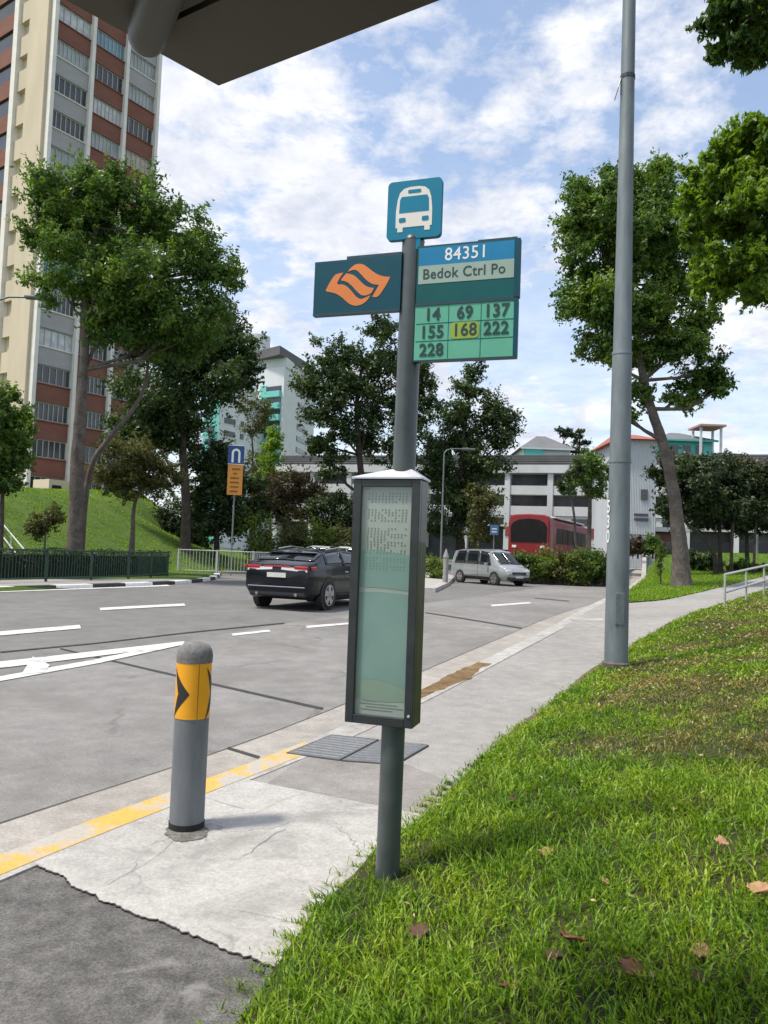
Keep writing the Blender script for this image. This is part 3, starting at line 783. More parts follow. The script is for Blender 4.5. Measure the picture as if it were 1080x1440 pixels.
b = MB(); b.prism(rrect(0.005, 0.075, 2.985, 3.05, 0.01), O0, SE, UZ, SN, 0.022, 0.046); b.build('symbol_bracket', m_sym, stop)
# emblem panel on the left
lg = plate_part('emblem_panel', -0.455, -0.012, 2.703, 2.962, m_teal, 0.02, 0.03)
lt = MB(); lt.prism([(-0.29, 2.962), (-0.012, 2.962), (-0.012, 2.978), (-0.29, 2.978)], O0, SE, UZ, SN, 0.022, 0.048); lt.build('panel_rail', m_edge, stop)
lt = MB(); lt.prism([(-0.455, 2.694), (-0.012, 2.694), (-0.012, 2.7025), (-0.455, 2.7025)], O0, SE, UZ, SN, 0.019, 0.052); lt.build('panel_rail', m_edge, stop)
def onsign(px, py, d=0.0502):
    v = ray(px, py); P0 = O0 + SN * d; t_ = ((P0 - CP) @ SN) / (v @ SN); q = CP + v * t_
    return float((q - O0) @ SE), float(q[2])
def em(pts): return [onsign(438 + a / 8.308, 350 + b_ / 8.308) for a, b_ in pts]
film('emblem', [em([(425, 268), (455, 228), (500, 190), (535, 177), (570, 174), (605, 182), (640, 202), (680, 234), (720, 265), (760, 292), (800, 310), (860, 324), (920, 328), (895, 385), (860, 445), (810, 520), (785, 550), (755, 566), (710, 560), (745, 500), (790, 420), (740, 418), (700, 405), (660, 380), (630, 353), (600, 320), (570, 288), (545, 262), (515, 245), (480, 248)]),
                em([(343, 368), (370, 330), (410, 286), (450, 294), (490, 306), (520, 326), (545, 350), (575, 380), (600, 405), (628, 428), (660, 445), (700, 455), (732, 456), (705, 510), (680, 528), (645, 543), (610, 546), (582, 540), (555, 520), (530, 496), (505, 468), (478, 438), (450, 412), (425, 393), (395, 380)]),
                em([(168, 482), (200, 420), (235, 362), (260, 325), (285, 300), (325, 286), (374, 280), (338, 330), (300, 398), (312, 418), (345, 414), (380, 420), (412, 438), (440, 462), (466, 490), (490, 520), (515, 550), (540, 572), (565, 584), (592, 586), (640, 566), (690, 540), (665, 585), (640, 612), (610, 636), (580, 652), (545, 662), (510, 666), (475, 658), (440, 640), (405, 612), (370, 580), (335, 552), (300, 530), (250, 512), (180, 500)])], m_org, lg, 0.0502)
# name panel on the right
nm = plate_part('name_panel', 0.066, 0.545, 2.722, 2.990, m_deep, 0.02, 0.03)
film('blue_band', [[(0.074, 2.898), (0.520, 2.898), (0.520, 2.984), (0.074, 2.984)]], m_sky, nm, 0.0502)
film('pale_band', [[(0.074, 2.812), (0.520, 2.812), (0.520, 2.898), (0.074, 2.898)]], m_pale, nm, 0.0502)
tb = MB(); tb.prism([(0.35, 2.990), (0.53, 2.990), (0.53, 3.001), (0.35, 3.001)], O0, SE, UZ, SN, 0.022, 0.046); tb.prism([(0.066, 2.990), (0.35, 2.990), (0.35, 2.996), (0.066, 2.996)], O0, SE, UZ, SN, 0.022, 0.046); tb.build('panel_rail', m_edge, stop)
tb = MB(); tb.prism([(0.522, 2.722), (0.546, 2.722), (0.546, 2.991), (0.522, 2.991)], O0, SE, UZ, SN, 0.018, 0.053); tb.build('panel_end', m_teal, stop)
tb = MB(); write(tb, '84351', 0.085, O0 + SE * 0.298 + UZ * 2.941 + SN * 0.0518, SE, UZ, SN, 0.0005, 0.92, 1.05); tb.build('stop_number', m_wht, nm)
tb = MB(); write(tb, 'Bedok Ctrl Po', 0.068, O0 + SE * 0.288 + UZ * 2.855 + SN * 0.0518, SE, UZ, SN, 0.0008, 0.92, 1.06); tb.build('stop_name', m_ink, nm)
# service number panel
sv = plate_part('service_panel', 0.064, 0.541, 2.453, 2.708, m_mint, 0.02, 0.028)
tb = MB(); tb.prism([(0.064, 2.7082), (0.541, 2.7082), (0.541, 2.7215), (0.064, 2.7215)], O0, SE, UZ, SN, 0.019, 0.051); tb.build('panel_rail', m_edge, stop)
tb = MB(); tb.prism([(0.064, 2.445), (0.541, 2.445), (0.541, 2.4527), (0.064, 2.4527)], O0, SE, UZ, SN, 0.019, 0.051); tb.build('panel_rail', m_edge, stop)
tb = MB(); tb.prism([(0.524, 2.4528), (0.542, 2.4528), (0.542, 2.708), (0.524, 2.708)], O0, SE, UZ, SN, 0.018, 0.051); tb.build('panel_end', m_teal, stop)
film('grid_lines', [[(0.070, zc), (0.522, zc), (0.522, zc + 0.0022), (0.070, zc + 0.0022)] for zc in (2.540, 2.623)] + [[(uc, 2.455), (uc + 0.0022, 2.455), (uc + 0.0022, 2.706), (uc, 2.706)] for uc in (0.223, 0.374)], m_deep, sv, 0.0482)
film('highlight', [rrect(0.235, 0.368, 2.545, 2.622, 0.02)], m_yel, sv, 0.0486)
for body, u, z in [('14', 0.147, 2.664), ('69', 0.300, 2.664), ('137', 0.446, 2.664), ('155', 0.147, 2.581), ('168', 0.301, 2.583), ('222', 0.446, 2.583), ('228', 0.147, 2.497)]:
    tb = MB(); write(tb, body, 0.082, O0 + SE * u + UZ * z + SN * 0.0502, SE, UZ, SN, 0.0016, 0.92, 1.04); tb.build('service_number', m_ink, sv)
# timetable case
CU0, CU1, CZ0, CZ1 = -0.195, 0.128, 0.772, 1.893
cdep0, cdep1 = -0.056, 0.088
bx = MB(); bx.box(O0 + SE * (CU0 + CU1) / 2 + UZ * (CZ0 + CZ1) / 2 + SN * (cdep0 + cdep1 - 0.03) / 2, (CU1 - CU0, cdep1 - 0.03 - cdep0, CZ1 - CZ0), SE, SN, UZ)
bx.build('timetable_case', m_case, stop, bevel=0.004)
fr = MB()
fw = 0.040
for u0, u1, z0, z1 in ((CU0, CU0 + fw, CZ0, CZ1), (CU1 - fw, CU1, CZ0, CZ1), (CU0 + fw, CU1 - fw, CZ0, CZ0 + 0.040), (CU0 + fw, CU1 - fw, CZ1 - 0.034, CZ1)):
    fr.prism([(u0, z0), (u1, z0), (u1, z1), (u0, z1)], O0, SE, UZ, SN, cdep1 - 0.0298, cdep1)
fr.build('case_frame', m_case, stop, bevel=0.003)
gu0, gu1, gz0, gz1 = CU0 + fw, CU1 - fw, CZ0 + 0.04, CZ1 - 0.034
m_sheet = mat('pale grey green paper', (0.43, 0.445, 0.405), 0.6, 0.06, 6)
m_refl = mat('teal painted reflection', (0.245, 0.37, 0.335), 0.6, 0.12, 3)  # teal and green zones paint the pane's reflection onto the sheet
m_refl2 = mat('green painted reflection', (0.29, 0.37, 0.29), 0.6, 0.1, 5)
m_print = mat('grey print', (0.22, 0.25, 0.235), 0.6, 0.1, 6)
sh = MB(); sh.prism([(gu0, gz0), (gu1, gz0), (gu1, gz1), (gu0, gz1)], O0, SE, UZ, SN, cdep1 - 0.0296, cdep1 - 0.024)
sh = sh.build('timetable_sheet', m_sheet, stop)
dS = cdep1 - 0.0239
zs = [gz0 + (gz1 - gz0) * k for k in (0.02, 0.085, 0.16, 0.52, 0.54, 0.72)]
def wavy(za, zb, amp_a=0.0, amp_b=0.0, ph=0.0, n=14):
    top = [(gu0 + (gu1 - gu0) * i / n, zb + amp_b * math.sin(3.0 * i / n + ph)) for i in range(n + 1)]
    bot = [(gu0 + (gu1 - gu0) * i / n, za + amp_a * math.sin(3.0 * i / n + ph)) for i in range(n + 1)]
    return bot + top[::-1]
film('painted_reflection', [wavy(gz0 + 0.13, gz0 + 0.555, 0.03, 0.006, 0.4), wavy(gz0 + 0.575, gz0 + 0.74, 0.006, 0.012, 0.8)], m_refl, sh, dS)
film('painted_reflection_edge', [wavy(gz0 + 0.07, gz0 + 0.129, -0.008, 0.03, 0.4)], m_refl2, sh, dS)
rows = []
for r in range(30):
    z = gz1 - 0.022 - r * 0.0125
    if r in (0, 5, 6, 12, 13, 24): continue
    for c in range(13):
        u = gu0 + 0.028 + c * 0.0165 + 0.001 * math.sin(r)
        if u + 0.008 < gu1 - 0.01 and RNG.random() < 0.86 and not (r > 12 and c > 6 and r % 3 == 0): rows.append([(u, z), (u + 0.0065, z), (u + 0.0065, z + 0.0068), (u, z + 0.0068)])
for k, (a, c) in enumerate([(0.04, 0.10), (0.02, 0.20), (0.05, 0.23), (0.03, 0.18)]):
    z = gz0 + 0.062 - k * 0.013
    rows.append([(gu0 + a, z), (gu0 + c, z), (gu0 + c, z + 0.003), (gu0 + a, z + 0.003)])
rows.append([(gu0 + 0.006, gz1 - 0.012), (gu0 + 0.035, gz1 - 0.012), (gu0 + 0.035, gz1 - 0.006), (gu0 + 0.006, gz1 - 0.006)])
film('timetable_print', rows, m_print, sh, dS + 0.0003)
mg, t, p = new_mat('clear case pane')
gl = t.nodes.new('ShaderNodeBsdfGlossy'); gl.inputs['Roughness'].default_value = 0.08; gl.inputs['Color'].default_value = (0.9, 1.0, 0.97, 1)
trn = t.nodes.new('ShaderNodeBsdfTransparent'); trn.inputs['Color'].default_value = (0.93, 0.985, 0.965, 1)
lw = t.nodes.new('ShaderNodeLayerWeight'); lw.inputs['Blend'].default_value = 0.5
pw = t.nodes.new('ShaderNodeMath'); pw.operation = 'POWER'; pw.inputs[1].default_value = 4.0; t.links.new(lw.outputs['Facing'], pw.inputs[0])
fre = t.nodes.new('ShaderNodeMath'); fre.operation = 'MULTIPLY_ADD'; fre.inputs[1].default_value = 0.9; fre.inputs[2].default_value = 0.06; t.links.new(pw.outputs[0], fre.inputs[0])
ms = t.nodes.new('ShaderNodeMixShader')
t.links.new(fre.outputs[0], ms.inputs[0]); t.links.new(trn.outputs[0], ms.inputs[1]); t.links.new(gl.outputs[0], ms.inputs[2]); t.links.new(ms.outputs[0], t.nodes['Material Output'].inputs['Surface'])
gp = MB(); gp.add([O0 + SE * a + UZ * b + SN * (cdep1 - 0.009) for a, b in ((gu0, gz0), (gu1, gz0), (gu1, gz1), (gu0, gz1))], [(0, 1, 2, 3)])
gp.build('glass_pane', mg, stop)
m_cap = mat('pale grey cap metal', (0.62, 0.64, 0.68), 0.35, 0.08, 6, 0.3)
cpm = MB(); ce = 0.008
base = [(CU0 - ce, cdep1 + ce), (CU1 + ce, cdep1 + ce), (CU1 + ce, cdep0 - ce), (CU0 - ce, cdep0 - ce)]
top = [(-0.03, 0.035), (0.07, 0.035), (0.07, -0.05), (-0.03, -0.05)]
Vv = [O0 + SE * a + SN * d + UZ * (CZ1 + 0.002) for a, d in base] + [O0 + SE * a + SN * d + UZ * (CZ1 + 0.010) for a, d in base] + [O0 + SE * a + SN * d + UZ * (CZ1 + 0.052) for a, d in top]
cpm.add(Vv, [(3, 2, 1, 0), (0, 1, 5, 4), (1, 2, 6, 5), (2, 3, 7, 6), (3, 0, 4, 7), (4, 5, 9, 8), (5, 6, 10, 9), (6, 7, 11, 10), (7, 4, 8, 11), (8, 9, 10, 11)])
cpm.build('case_cap', m_cap, stop)
lk = MB(); lk.tube([O0 + SE * (CU1 - 0.018) + UZ * (CZ0 + 0.055) + SN * cdep1, O0 + SE * (CU1 - 0.018) + UZ * (CZ0 + 0.055) + SN * (cdep1 + 0.006)], 0.006, 10); lk.build('case_lock', m_cap, stop, True)

# ------------------------------------------------------------------ bollard
BB = np.array([-1.024, 4.32, 0.0]); BB[2] = zwalk(BB[0], BB[1]) + 0.010
BR = 0.094
bol = empty('bollard', tuple(BB), 'grey steel bollard with black and yellow chevron band on the pale concrete pad', 'bollard')
m_bgrey = mat('dull bollard grey', (0.155, 0.168, 0.182), 0.6, 0.22, 9, bump=0.1, stretch=(1, 1, 0.3))
m_bcap = surf('weathered cap grey', [(0.3, (0.15, 0.147, 0.143)), (0.7, (0.24, 0.235, 0.23))], 8, 40, 0.3, 0.85, 0.4)
m_byel = mat('amber reflective film', (0.80, 0.36, 0.012), 0.4, 0.08, 6)
m_bblk = mat('black reflective film', (0.02, 0.02, 0.02), 0.45, 0.2, 6)
b = MB(); b.tube([BB + UZ * z for z in (-0.1, 0.0, 0.3, 0.60)], BR, 40); b.build('post', m_bgrey, bol, True)
b = MB(); b.tube([BB + UZ * z for z in (0.0, 0.035)], BR + 0.003, 40); b.build('base_seal', mat('black base seal', (0.02, 0.02, 0.02), 0.9, 0.4, 12), bol, True)
b = MB(); b.tube([BB + UZ * z for z in (0.60, 0.905)], BR + 0.0025, 48); b.build('reflective_band', m_byel, bol, True)
prof_c = [(0.900, BR + 0.004), (0.935, BR + 0.006), (0.965, BR + 0.001), (0.988, BR * 0.86), (1.003, BR * 0.62), (1.010, BR * 0.3), (1.0115, 0.004)]
b = MB(); b.tube([BB + UZ * z for z, r in prof_c], [r for z, r in prof_c], 40); b.build('cap', m_bcap, bol, True)
def wrap(mb, poly_fn, r, n=18):
    """strip on the cylinder: poly_fn(angle)->(z0,z1)"""
    V = []; F = []
    for k, (a, z0, z1) in enumerate(poly_fn):
        V += [BB + np.array([math.cos(a) * r, math.sin(a) * r, z0]), BB + np.array([math.cos(a) * r, math.sin(a) * r, z1])]
        if k: F.append((2 * k - 2, 2 * k, 2 * k + 1, 2 * k - 1))
    mb.add(V, F)
ch = MB()
face = math.atan2(-BB[1], -BB[0])           # the angle that faces the road user
for cen in (face - 0.80, face + 1.40, face + 2.9):
    fn = []
    for k in range(17):
        a = cen - 0.62 + 1.24 * k / 16
        q = k / 16                              # chevron pointing to larger angle (to the right seen from outside)
        mid = 0.735
        half_o = 0.185 * (1 - q); half_i = 0.185 * max(0, (0.38 - q) / 0.38)
        fn.append((a, mid - half_o * 0.78, mid - half_i * 0.78))
    wrap(ch, fn, BR + 0.0036)
    wrap(ch, [(a, mid * 2 - z1, mid * 2 - z0) for a, z0, z1 in fn], BR + 0.0036)
ch.build('black_chevrons', m_bblk, bol)
sm = MB(); a = face + 0.26; wrap(sm, [(a, 0.602, 0.9), (a + 0.045, 0.602, 0.9)], BR + 0.0034); sm.build('film_seam', mat('brown film seam', (0.35, 0.13, 0.01), 0.6, 0.2, 9), bol)

# ------------------------------------------------------------------ lamp post on the right
LB = np.array([3.146, 10.27, 0.16])
m_lamp = mat('galvanised lamp post', (0.165, 0.195, 0.205), 0.55, 0.3, 4.5, 0.15, bump=0.1, stretch=(1, 1, 0.25))
lp = empty('lamp_post', tuple(LB), 'tall tapered grey lamp post rising out of frame from the grass edge', 'lamp post')
b = MB(); b.tube([LB + UZ * z for z in (-0.2, 0.0, 1.6, 4.2)], [0.158, 0.157, 0.150, 0.131], 12); b.build('lower_post', m_lamp, lp, True)
a_ = math.atan2(-LB[1], -LB[0]) + 0.25; nn_ = np.array([math.cos(a_), math.sin(a_), 0]); ee_ = np.array([-nn_[1], nn_[0], 0])
b = MB(); b.box(LB + UZ * 0.78 + nn_ * 0.150, (0.12, 0.02, 0.42), ee_, nn_); b.build('access_door', mat('duller lamp post door', (0.12, 0.145, 0.15), 0.6, 0.3, 9), lp, bevel=0.006)
b = MB(); b.tube([LB + UZ * z for z in (0.0, 0.06, 0.075)], [0.185, 0.185, 0.165], 24); b.build('base_collar', mat('rusty base collar', (0.10, 0.085, 0.07), 0.8, 0.5, 14), lp, True)
b = MB(); b.tube([LB + UZ * z for z in (2.72, 2.77)], 0.1485, 14); b.build('steel_band', m_lamp, lp, True)
b = MB(); b.tube([LB + UZ * z for z in (4.19, 4.23)], [0.138, 0.136], 12); b.build('joint_collar', m_lamp, lp, True)
b = MB(); b.tube([LB + UZ * z for z in (4.23, 7.0, 10.0)], [0.124, 0.102, 0.085], 12); b.build('upper_post', m_lamp, lp, True)
b = MB(); b.tube([LB + UZ * 10.0, LB + UZ * 10.35 + (-0.3, 0.1, 0), LB + UZ * 10.5 + (-2.2, 0.8, 0)], [0.06, 0.05, 0.04], 8); b.build('lamp_arm', m_lamp, lp, True)
b = MB(); b.box(LB + UZ * 10.48 + (-2.5, 0.92, 0), (0.75, 0.28, 0.14)); b.build('lamp_head', m_lamp, lp, bevel=0.04)
b = MB(); b.tube([LB + UZ * 8.05, LB + UZ * 8.1], 0.103, 14); b.tube([LB + UZ * 8.05 + (-0.1, -0.03, 0), LB + UZ * 7.9 + (-0.14, -0.05, 0), LB + UZ * 7.72 + (-0.19, -0.05, 0)], 0.008, 5); b.tube([LB + UZ * 8.05 + (-0.1, -0.03, 0), LB + UZ * 7.8 + (-0.11, -0.05, 0)], 0.008, 5); b.build('cable_tie', m_case, lp)
tb = MB()
for k, dgt in enumerate('530'):
    a = math.atan2(-LB[1], -LB[0]) - 1.12
    nn = np.array([math.cos(a), math.sin(a), 0]); ee = np.array([-nn[1], nn[0], 0])
    write(tb, dgt, 0.24, LB + nn * 0.149 + UZ * (2.12 - 0.20 * k), ee, UZ, nn, 0.004, 0.8)
tb.build('post_number', m_wht, lp)

# ------------------------------------------------------------------ shelter roof overhead
m_soffit = mat('grey brown soffit paint', (0.115, 0.103, 0.086), 0.7, 0.12, 2.0)
m_beam = mat('grey steel beam', (0.095, 0.09, 0.075), 0.5, 0.12, 2.0)
ZC = 2.9
cC, cR, cL = np.array([-0.53, 2.18]), np.array([0.09, 1.80]), np.array([-0.75, 1.95])
eR = (cR - cC) / np.linalg.norm(cR - cC); eL = (cL - cC) / np.linalg.norm(cL - cC)
shl = empty('shelter_roof', (cC[0], cC[1], ZC), 'dark underside corner of a bus shelter roof overhead at the top of the view', 'shelter roof')
def rp(a, b, z=ZC): p = cC + eR * a + eL * b; return np.array([p[0], p[1], z])
def slab(name, corners, z0, z1, m, bevel=0.0):
    b = MB(); q = [rp(*c) for c in corners]
    lo = [np.array([p[0], p[1], z0]) for p in q]; hi = [np.array([p[0], p[1], z1]) for p in q]; n = len(q)
    b.add(lo + hi, [list(range(n)), list(range(2 * n - 1, n - 1, -1))] + [(i, n + i, n + (i + 1) % n, (i + 1) % n) for i in range(n)])
    return b.build(name, m, shl, bevel=bevel)
GW = 0.265
slab('edge_soffit', [(0, 0), (4.2, 0), (4.2, GW), (0, GW)][::1], ZC, ZC + 0.16, m_soffit)
slab('main_soffit', [(0.0, GW + 0.014), (4.2, GW + 0.014), (4.2, 3.2), (0.0, 3.2)], ZC + 0.004, ZC + 0.16, m_soffit)
slab('groove_filler', [(0, GW), (4.2, GW), (4.2, GW + 0.014), (0, GW + 0.014)], ZC + 0.03, ZC + 0.15, m_case)
slab('roof_sheet', [(-0.01, -0.01), (4.21, -0.01), (4.21, 3.21), (-0.01, 3.21)], ZC + 0.1605, ZC + 0.20, m_beam)
b = MB()
def onz(px, py, z): v = ray(px, py); return CP + v * ((z - CAMZ) / v[2])
q0 = onz(205, 56, ZC - 0.03); q1_ = onz(232, -20, ZC - 0.03); dirb = (q1_ - q0) / np.linalg.norm(q1_ - q0)
b.tube([q0 - dirb * 0.02, q0, q0 + dirb * 0.03, q0 + dirb * 3.0], [0.034, 0.046, 0.050, 0.050], 20)
b.build('support_beam', m_beam, shl, True)
b = MB(); pc = q0 + dirb * 2.6; b.tube([np.array([pc[0], pc[1], -0.05]), np.array([pc[0], pc[1], ZC - 0.05])], 0.07, 20); b.build('support_column', m_beam, shl, True)

# ------------------------------------------------------------------ foliage
def unit(a): return a / (np.linalg.norm(a, axis=-1, keepdims=True) + 1e-9)
def leaves(name, P, out_dir, L, m, parent, droop=0.3, aspect=0.42, off=np.zeros(3)):
    n = len(P)
    rnd = unit(RNG.normal(size=(n, 3)))
    nrm = unit(out_dir * 0.7 + rnd * 0.75 + np.array([0, 0, 0.45]))
    ax = unit(np.cross(nrm, unit(RNG.normal(size=(n, 3))))); ax = unit(ax + np.array([0, 0, -droop]))
    sd_ = unit(np.cross(nrm, ax)); nrm = np.cross(ax, sd_)
    L = (L * RNG.uniform(0.65, 1.3, n))[:, None]
    w = L * aspect
    a = P - ax * L * 0.5; c = P + ax * L * 0.5 - nrm * L * 0.08
    V = np.stack([a, P + sd_ * w * 0.5 + nrm * w * 0.16, c, P - sd_ * w * 0.5 + nrm * w * 0.16], 1) - off
    me = quadmesh(name, V, 4)
    return link(name, me, parent, m)
def clump_points(c, rx, rz, n, k, tight=0.36, hollow=0.5, up=0.15):
    """n leaf points in k ragged clumps spread through an ellipsoid"""
    d = unit(RNG.normal(size=(k, 3))); d[:, 2] = d[:, 2] * 0.9 + up
    r = RNG.uniform(hollow, 1.0, k) ** 0.7
    cc_ = d * r[:, None] * np.array([rx, rx, rz]) + c
    cr_ = tight * RNG.uniform(0.6, 1.3, k) * (rx + rz) / 2
    w = cr_ ** 2; i = RNG.choice(k, n, p=w / w.sum())
    q = unit(RNG.normal(size=(n, 3))) * (RNG.random((n, 1)) ** 0.45)
    q[:, 2] *= 0.75
    P = cc_[i] + q * cr_[i][:, None]
    # feathery sprays that reach out of the clumps
    sp_ = RNG.random(n) < 0.36
    ns = 5
    dirs = unit(unit(cc_ - c)[:, None, :] * 0.9 + RNG.normal(size=(k, ns, 3)) * 0.75 + np.array([0, 0, 0.15]))
    m_ = int(sp_.sum()); ii = i[sp_]; jj = RNG.integers(0, ns, m_); tt = RNG.random(m_) ** 0.8
    P[sp_] = cc_[ii] + dirs[ii, jj] * (tt * 1.75 * cr_[ii])[:, None] + RNG.normal(size=(m_, 3)) * (0.13 * cr_[ii])[:, None]
    o = unit(q + 0.4 * unit(P - c))
    return P, o, cc_
m_bark = surf('grey brown bark', [(0.3, (0.085, 0.07, 0.06)), (0.7, (0.19, 0.165, 0.145))], 2.5, 12, 0.4, 0.95, 1.0, speck=25)
m_bark2 = surf('dark bark', [(0.3, (0.045, 0.037, 0.03)), (0.7, (0.11, 0.092, 0.075))], 2.5, 12, 0.4, 0.95, 1.0, speck=25)
LM = {
 'broad': leaf_mat('broad tree leaves', (0.026, 0.062, 0.014), (0.082, 0.158, 0.028), (0.25, 0.36, 0.055), 0.5, 0.42, 0.42),
 'dark': leaf_mat('dark tree leaves', (0.018, 0.038, 0.015), (0.048, 0.086, 0.026), (0.11, 0.165, 0.042), 0.45, 0.32, 0.42),
 'olive': leaf_mat('olive leaves', (0.045, 0.052, 0.016), (0.10, 0.108, 0.032), (0.19, 0.19, 0.065), 0.8),
 'bright': leaf_mat('bright leaves', (0.065, 0.13, 0.014), (0.17, 0.28, 0.026), (0.36, 0.48, 0.055), 0.6, 0.48, 0.42),
 'lime': leaf_mat('lime leaves', (0.07, 0.115, 0.02), (0.155, 0.22, 0.04), (0.28, 0.35, 0.085), 0.8, 0.42),
 'brown': leaf_mat('reddish brown leaves', (0.034, 0.028, 0.015), (0.07, 0.054, 0.028), (0.13, 0.098, 0.046), 0.8, 0.25),
 'deep': leaf_mat('deep green leaves', (0.011, 0.022, 0.008), (0.028, 0.052, 0.015), (0.08, 0.115, 0.03), 0.5, 0.22),
}
def tree(name, label, cat, base_xyz, trunk, blobs, depth, lm, bark, leaf=0.24, dens=1.0, group=None, limbs=True, k=14, hollow=0.2, droop=0.3, tight=0.34, twigs=4, ground=False):
    dens *= 3.3; leaf *= 0.76; k = int(k * 2.0)
    """trunk: [(px,py,r)...] at depth; blobs: [(px,py,rx_px,rz_px,ddepth,leafcount)]"""
    base = np.array(base_xyz, float)
    t = empty(name, tuple(base), label, cat, group=group)
    tm = MB()
    pts = [at(a, b_, depth) for a, b_, r in trunk]
    pts[0] = base - UZ * 0.15
    rr_ = [r for *_, r in trunk]; NT = 9 * (len(pts) - 1) + 1
    tq = np.linspace(0, len(pts) - 1, NT); PA = np.array(pts); 
    path = np.stack([np.interp(tq, range(len(pts)), PA[:, q]) for q in range(3)], 1)
    path = np.array([np.pad(path, ((4, 4), (0, 0)), mode='reflect', reflect_type='odd')[q:q + 9].mean(0) for q in range(NT)])
    rad_ = np.interp(tq, range(len(pts)), rr_); rad_[:5] *= np.array([1.35, 1.22, 1.12, 1.06, 1.02])
    tm.tube(list(path), list(rad_), 14, jit=0.045)
    top = pts[-1]; rtop = trunk[-1][2]
    AP = []; AO = []
    for bi, (px, py, rx, rz, dd, cnt) in enumerate(blobs):
        c = at(px, py, depth + dd); R1 = rx / 1080 * depth; R2 = rz / 1080 * depth
        if ground:
            zt_ = c[2] + R2; c[2] = (zt_ + base[2]) / 2; R2 = max(0.15, (zt_ - base[2]) / 2)
        P, o, cc_ = clump_points(c, R1, R2, int(cnt * dens), k, tight, hollow)
        AP.append(P); AO.append(o)
        if limbs:
            j = min(range(1, len(pts)), key=lambda q: np.linalg.norm(pts[q] - c) + (3 if pts[q][2] > c[2] else 0))
            s0 = pts[j]; mid = (s0 + c) / 2 + RNG.normal(0, 0.12, 3) * np.linalg.norm(c - s0) * 0.5 + np.array([0, 0, -0.08 * np.linalg.norm(c - s0)])
            rr = max(0.03, trunk[j][2] * 0.5)
            tm.tube([s0, mid, c], [rr, rr * 0.7, rr * 0.35], 6)
            for e in cc_[:twigs]: tm.tube([c if RNG.random() < 0.5 else mid, (c + e) / 2 + RNG.normal(0, 0.1, 3), e], [rr * 0.4, rr * 0.28, rr * 0.12], 5)
    tm.build('trunk', bark, t, True)
    leaves('crown', np.concatenate(AP), np.concatenate(AO), leaf, lm, t, droop, off=base)
    return t
def base_of(px, py, depth, hf):
    p = at(px, py, depth); return np.array([p[0], p[1], hf(p[0], p[1])])

# big tree on the left, in front of the tower
tree('broad_tree', 'tall broad-leaved tree with long bare trunk in front of the brick and cream tower', 'tree', base_of(106, 770, 30, zleft),
     [(106, 770, 0.33), (107, 720, 0.29), (110, 620, 0.24), (118, 520, 0.18), (121, 450, 0.14), (124, 380, 0.13), (135, 320, 0.08)],
     [(95, 290, 62, 48, 0, 1500), (165, 300, 70, 55, 0.8, 1700), (60, 330, 34, 30, 0.3, 520), (130, 370, 62, 45, -0.8, 1300), (235, 325, 62, 40, 0.6, 1300), (205, 400, 75, 50, -0.6, 1700), (290, 375, 45, 42, 0.4, 850), (270, 435, 62, 42, -0.3, 1150), (160, 465, 50, 36, 0.8, 850), (215, 480, 45, 34, 0.2, 650), (150, 255, 36, 18, 0.2, 330), (315, 390, 26, 22, 0.4, 260), (90, 410, 48, 30, 0.2, 480), (255, 480, 60, 36, 0.3, 900), (180, 430, 60, 40, 0.3, 900), (110, 330, 60, 40, 0.5, 800)],
     30, LM['broad'], m_bark, 0.26, 1.25)
# second, darker tree behind it
tree('dark_tree', 'dense dark tree with low wide crown between the tower and the teal block', 'tree', base_of(262, 760, 44, zleft),
     [(262, 760, 0.28), (262, 690, 0.25), (255, 620, 0.2), (262, 540, 0.14)],
     [(292, 475, 52, 42, 0, 1300), (334, 512, 32, 40, 0.5, 800), (270, 540, 80, 50, -1, 2000), (210, 560, 50, 45, 0.6, 1000), (300, 522, 50, 38, 0, 1200), (200, 610, 55, 30, 0.5, 800), (346, 528, 22, 24, 0.5, 320), (235, 585, 55, 34, 0, 1000), (235, 602, 45, 32, 0.4, 900), (220, 620, 60, 26, 0, 800), (312, 470, 36, 34, 0.2, 600), (255, 500, 60, 40, 0.3, 1000)],
     44, LM['dark'], m_bark2, 0.34, 1.3)
# leaning pale branch tree behind the left trunk
tree('leaning_tree', 'slender pale leaning tree behind the tall left trunk, low on the lawn', 'tree', base_of(116, 752, 31.5, zleft),
     [(117, 752, 0.12), (122, 660, 0.115), (150, 620, 0.10), (185, 580, 0.085), (205, 545, 0.07), (210, 490, 0.05)],
     [(195, 500, 26, 22, 0, 240), (215, 460, 28, 22, 0, 240)], 31.5, LM['olive'], m_bark, 0.25, 1.0, twigs=2)
tree('round_tree', 'small round olive tree on the lawn with forked slim trunk', 'tree', base_of(186, 757, 35, zleft),
     [(186, 757, 0.2), (187, 745, 0.10), (187, 722, 0.085), (190, 705, 0.07), (198, 690, 0.05)],
     [(165, 665, 38, 30, 0, 900), (210, 660, 36, 32, 0.2, 900), (185, 640, 40, 24, -0.3, 800), (150, 682, 24, 20, 0, 350), (235, 675, 22, 24, 0, 400), (195, 690, 40, 18, 0.2, 500)], 35, LM['olive'], m_bark, 0.2, 1.5)
tree('roadside_tree', 'dark leafy tree cut off by the left edge beside the stair railing', 'tree', base_of(3, 770, 27, zleft),
     [(3, 770, 0.08), (3, 720, 0.07), (4, 680, 0.06)],
     [(5, 585, 40, 38, 0, 1500), (12, 640, 38, 36, 0.3, 1500), (-20, 620, 40, 50, 0, 900), (28, 610, 20, 30, -0.2, 500), (5, 680, 30, 20, 0, 500)], 27, LM['broad'], m_bark2, 0.2, 1.4, tight=0.3)
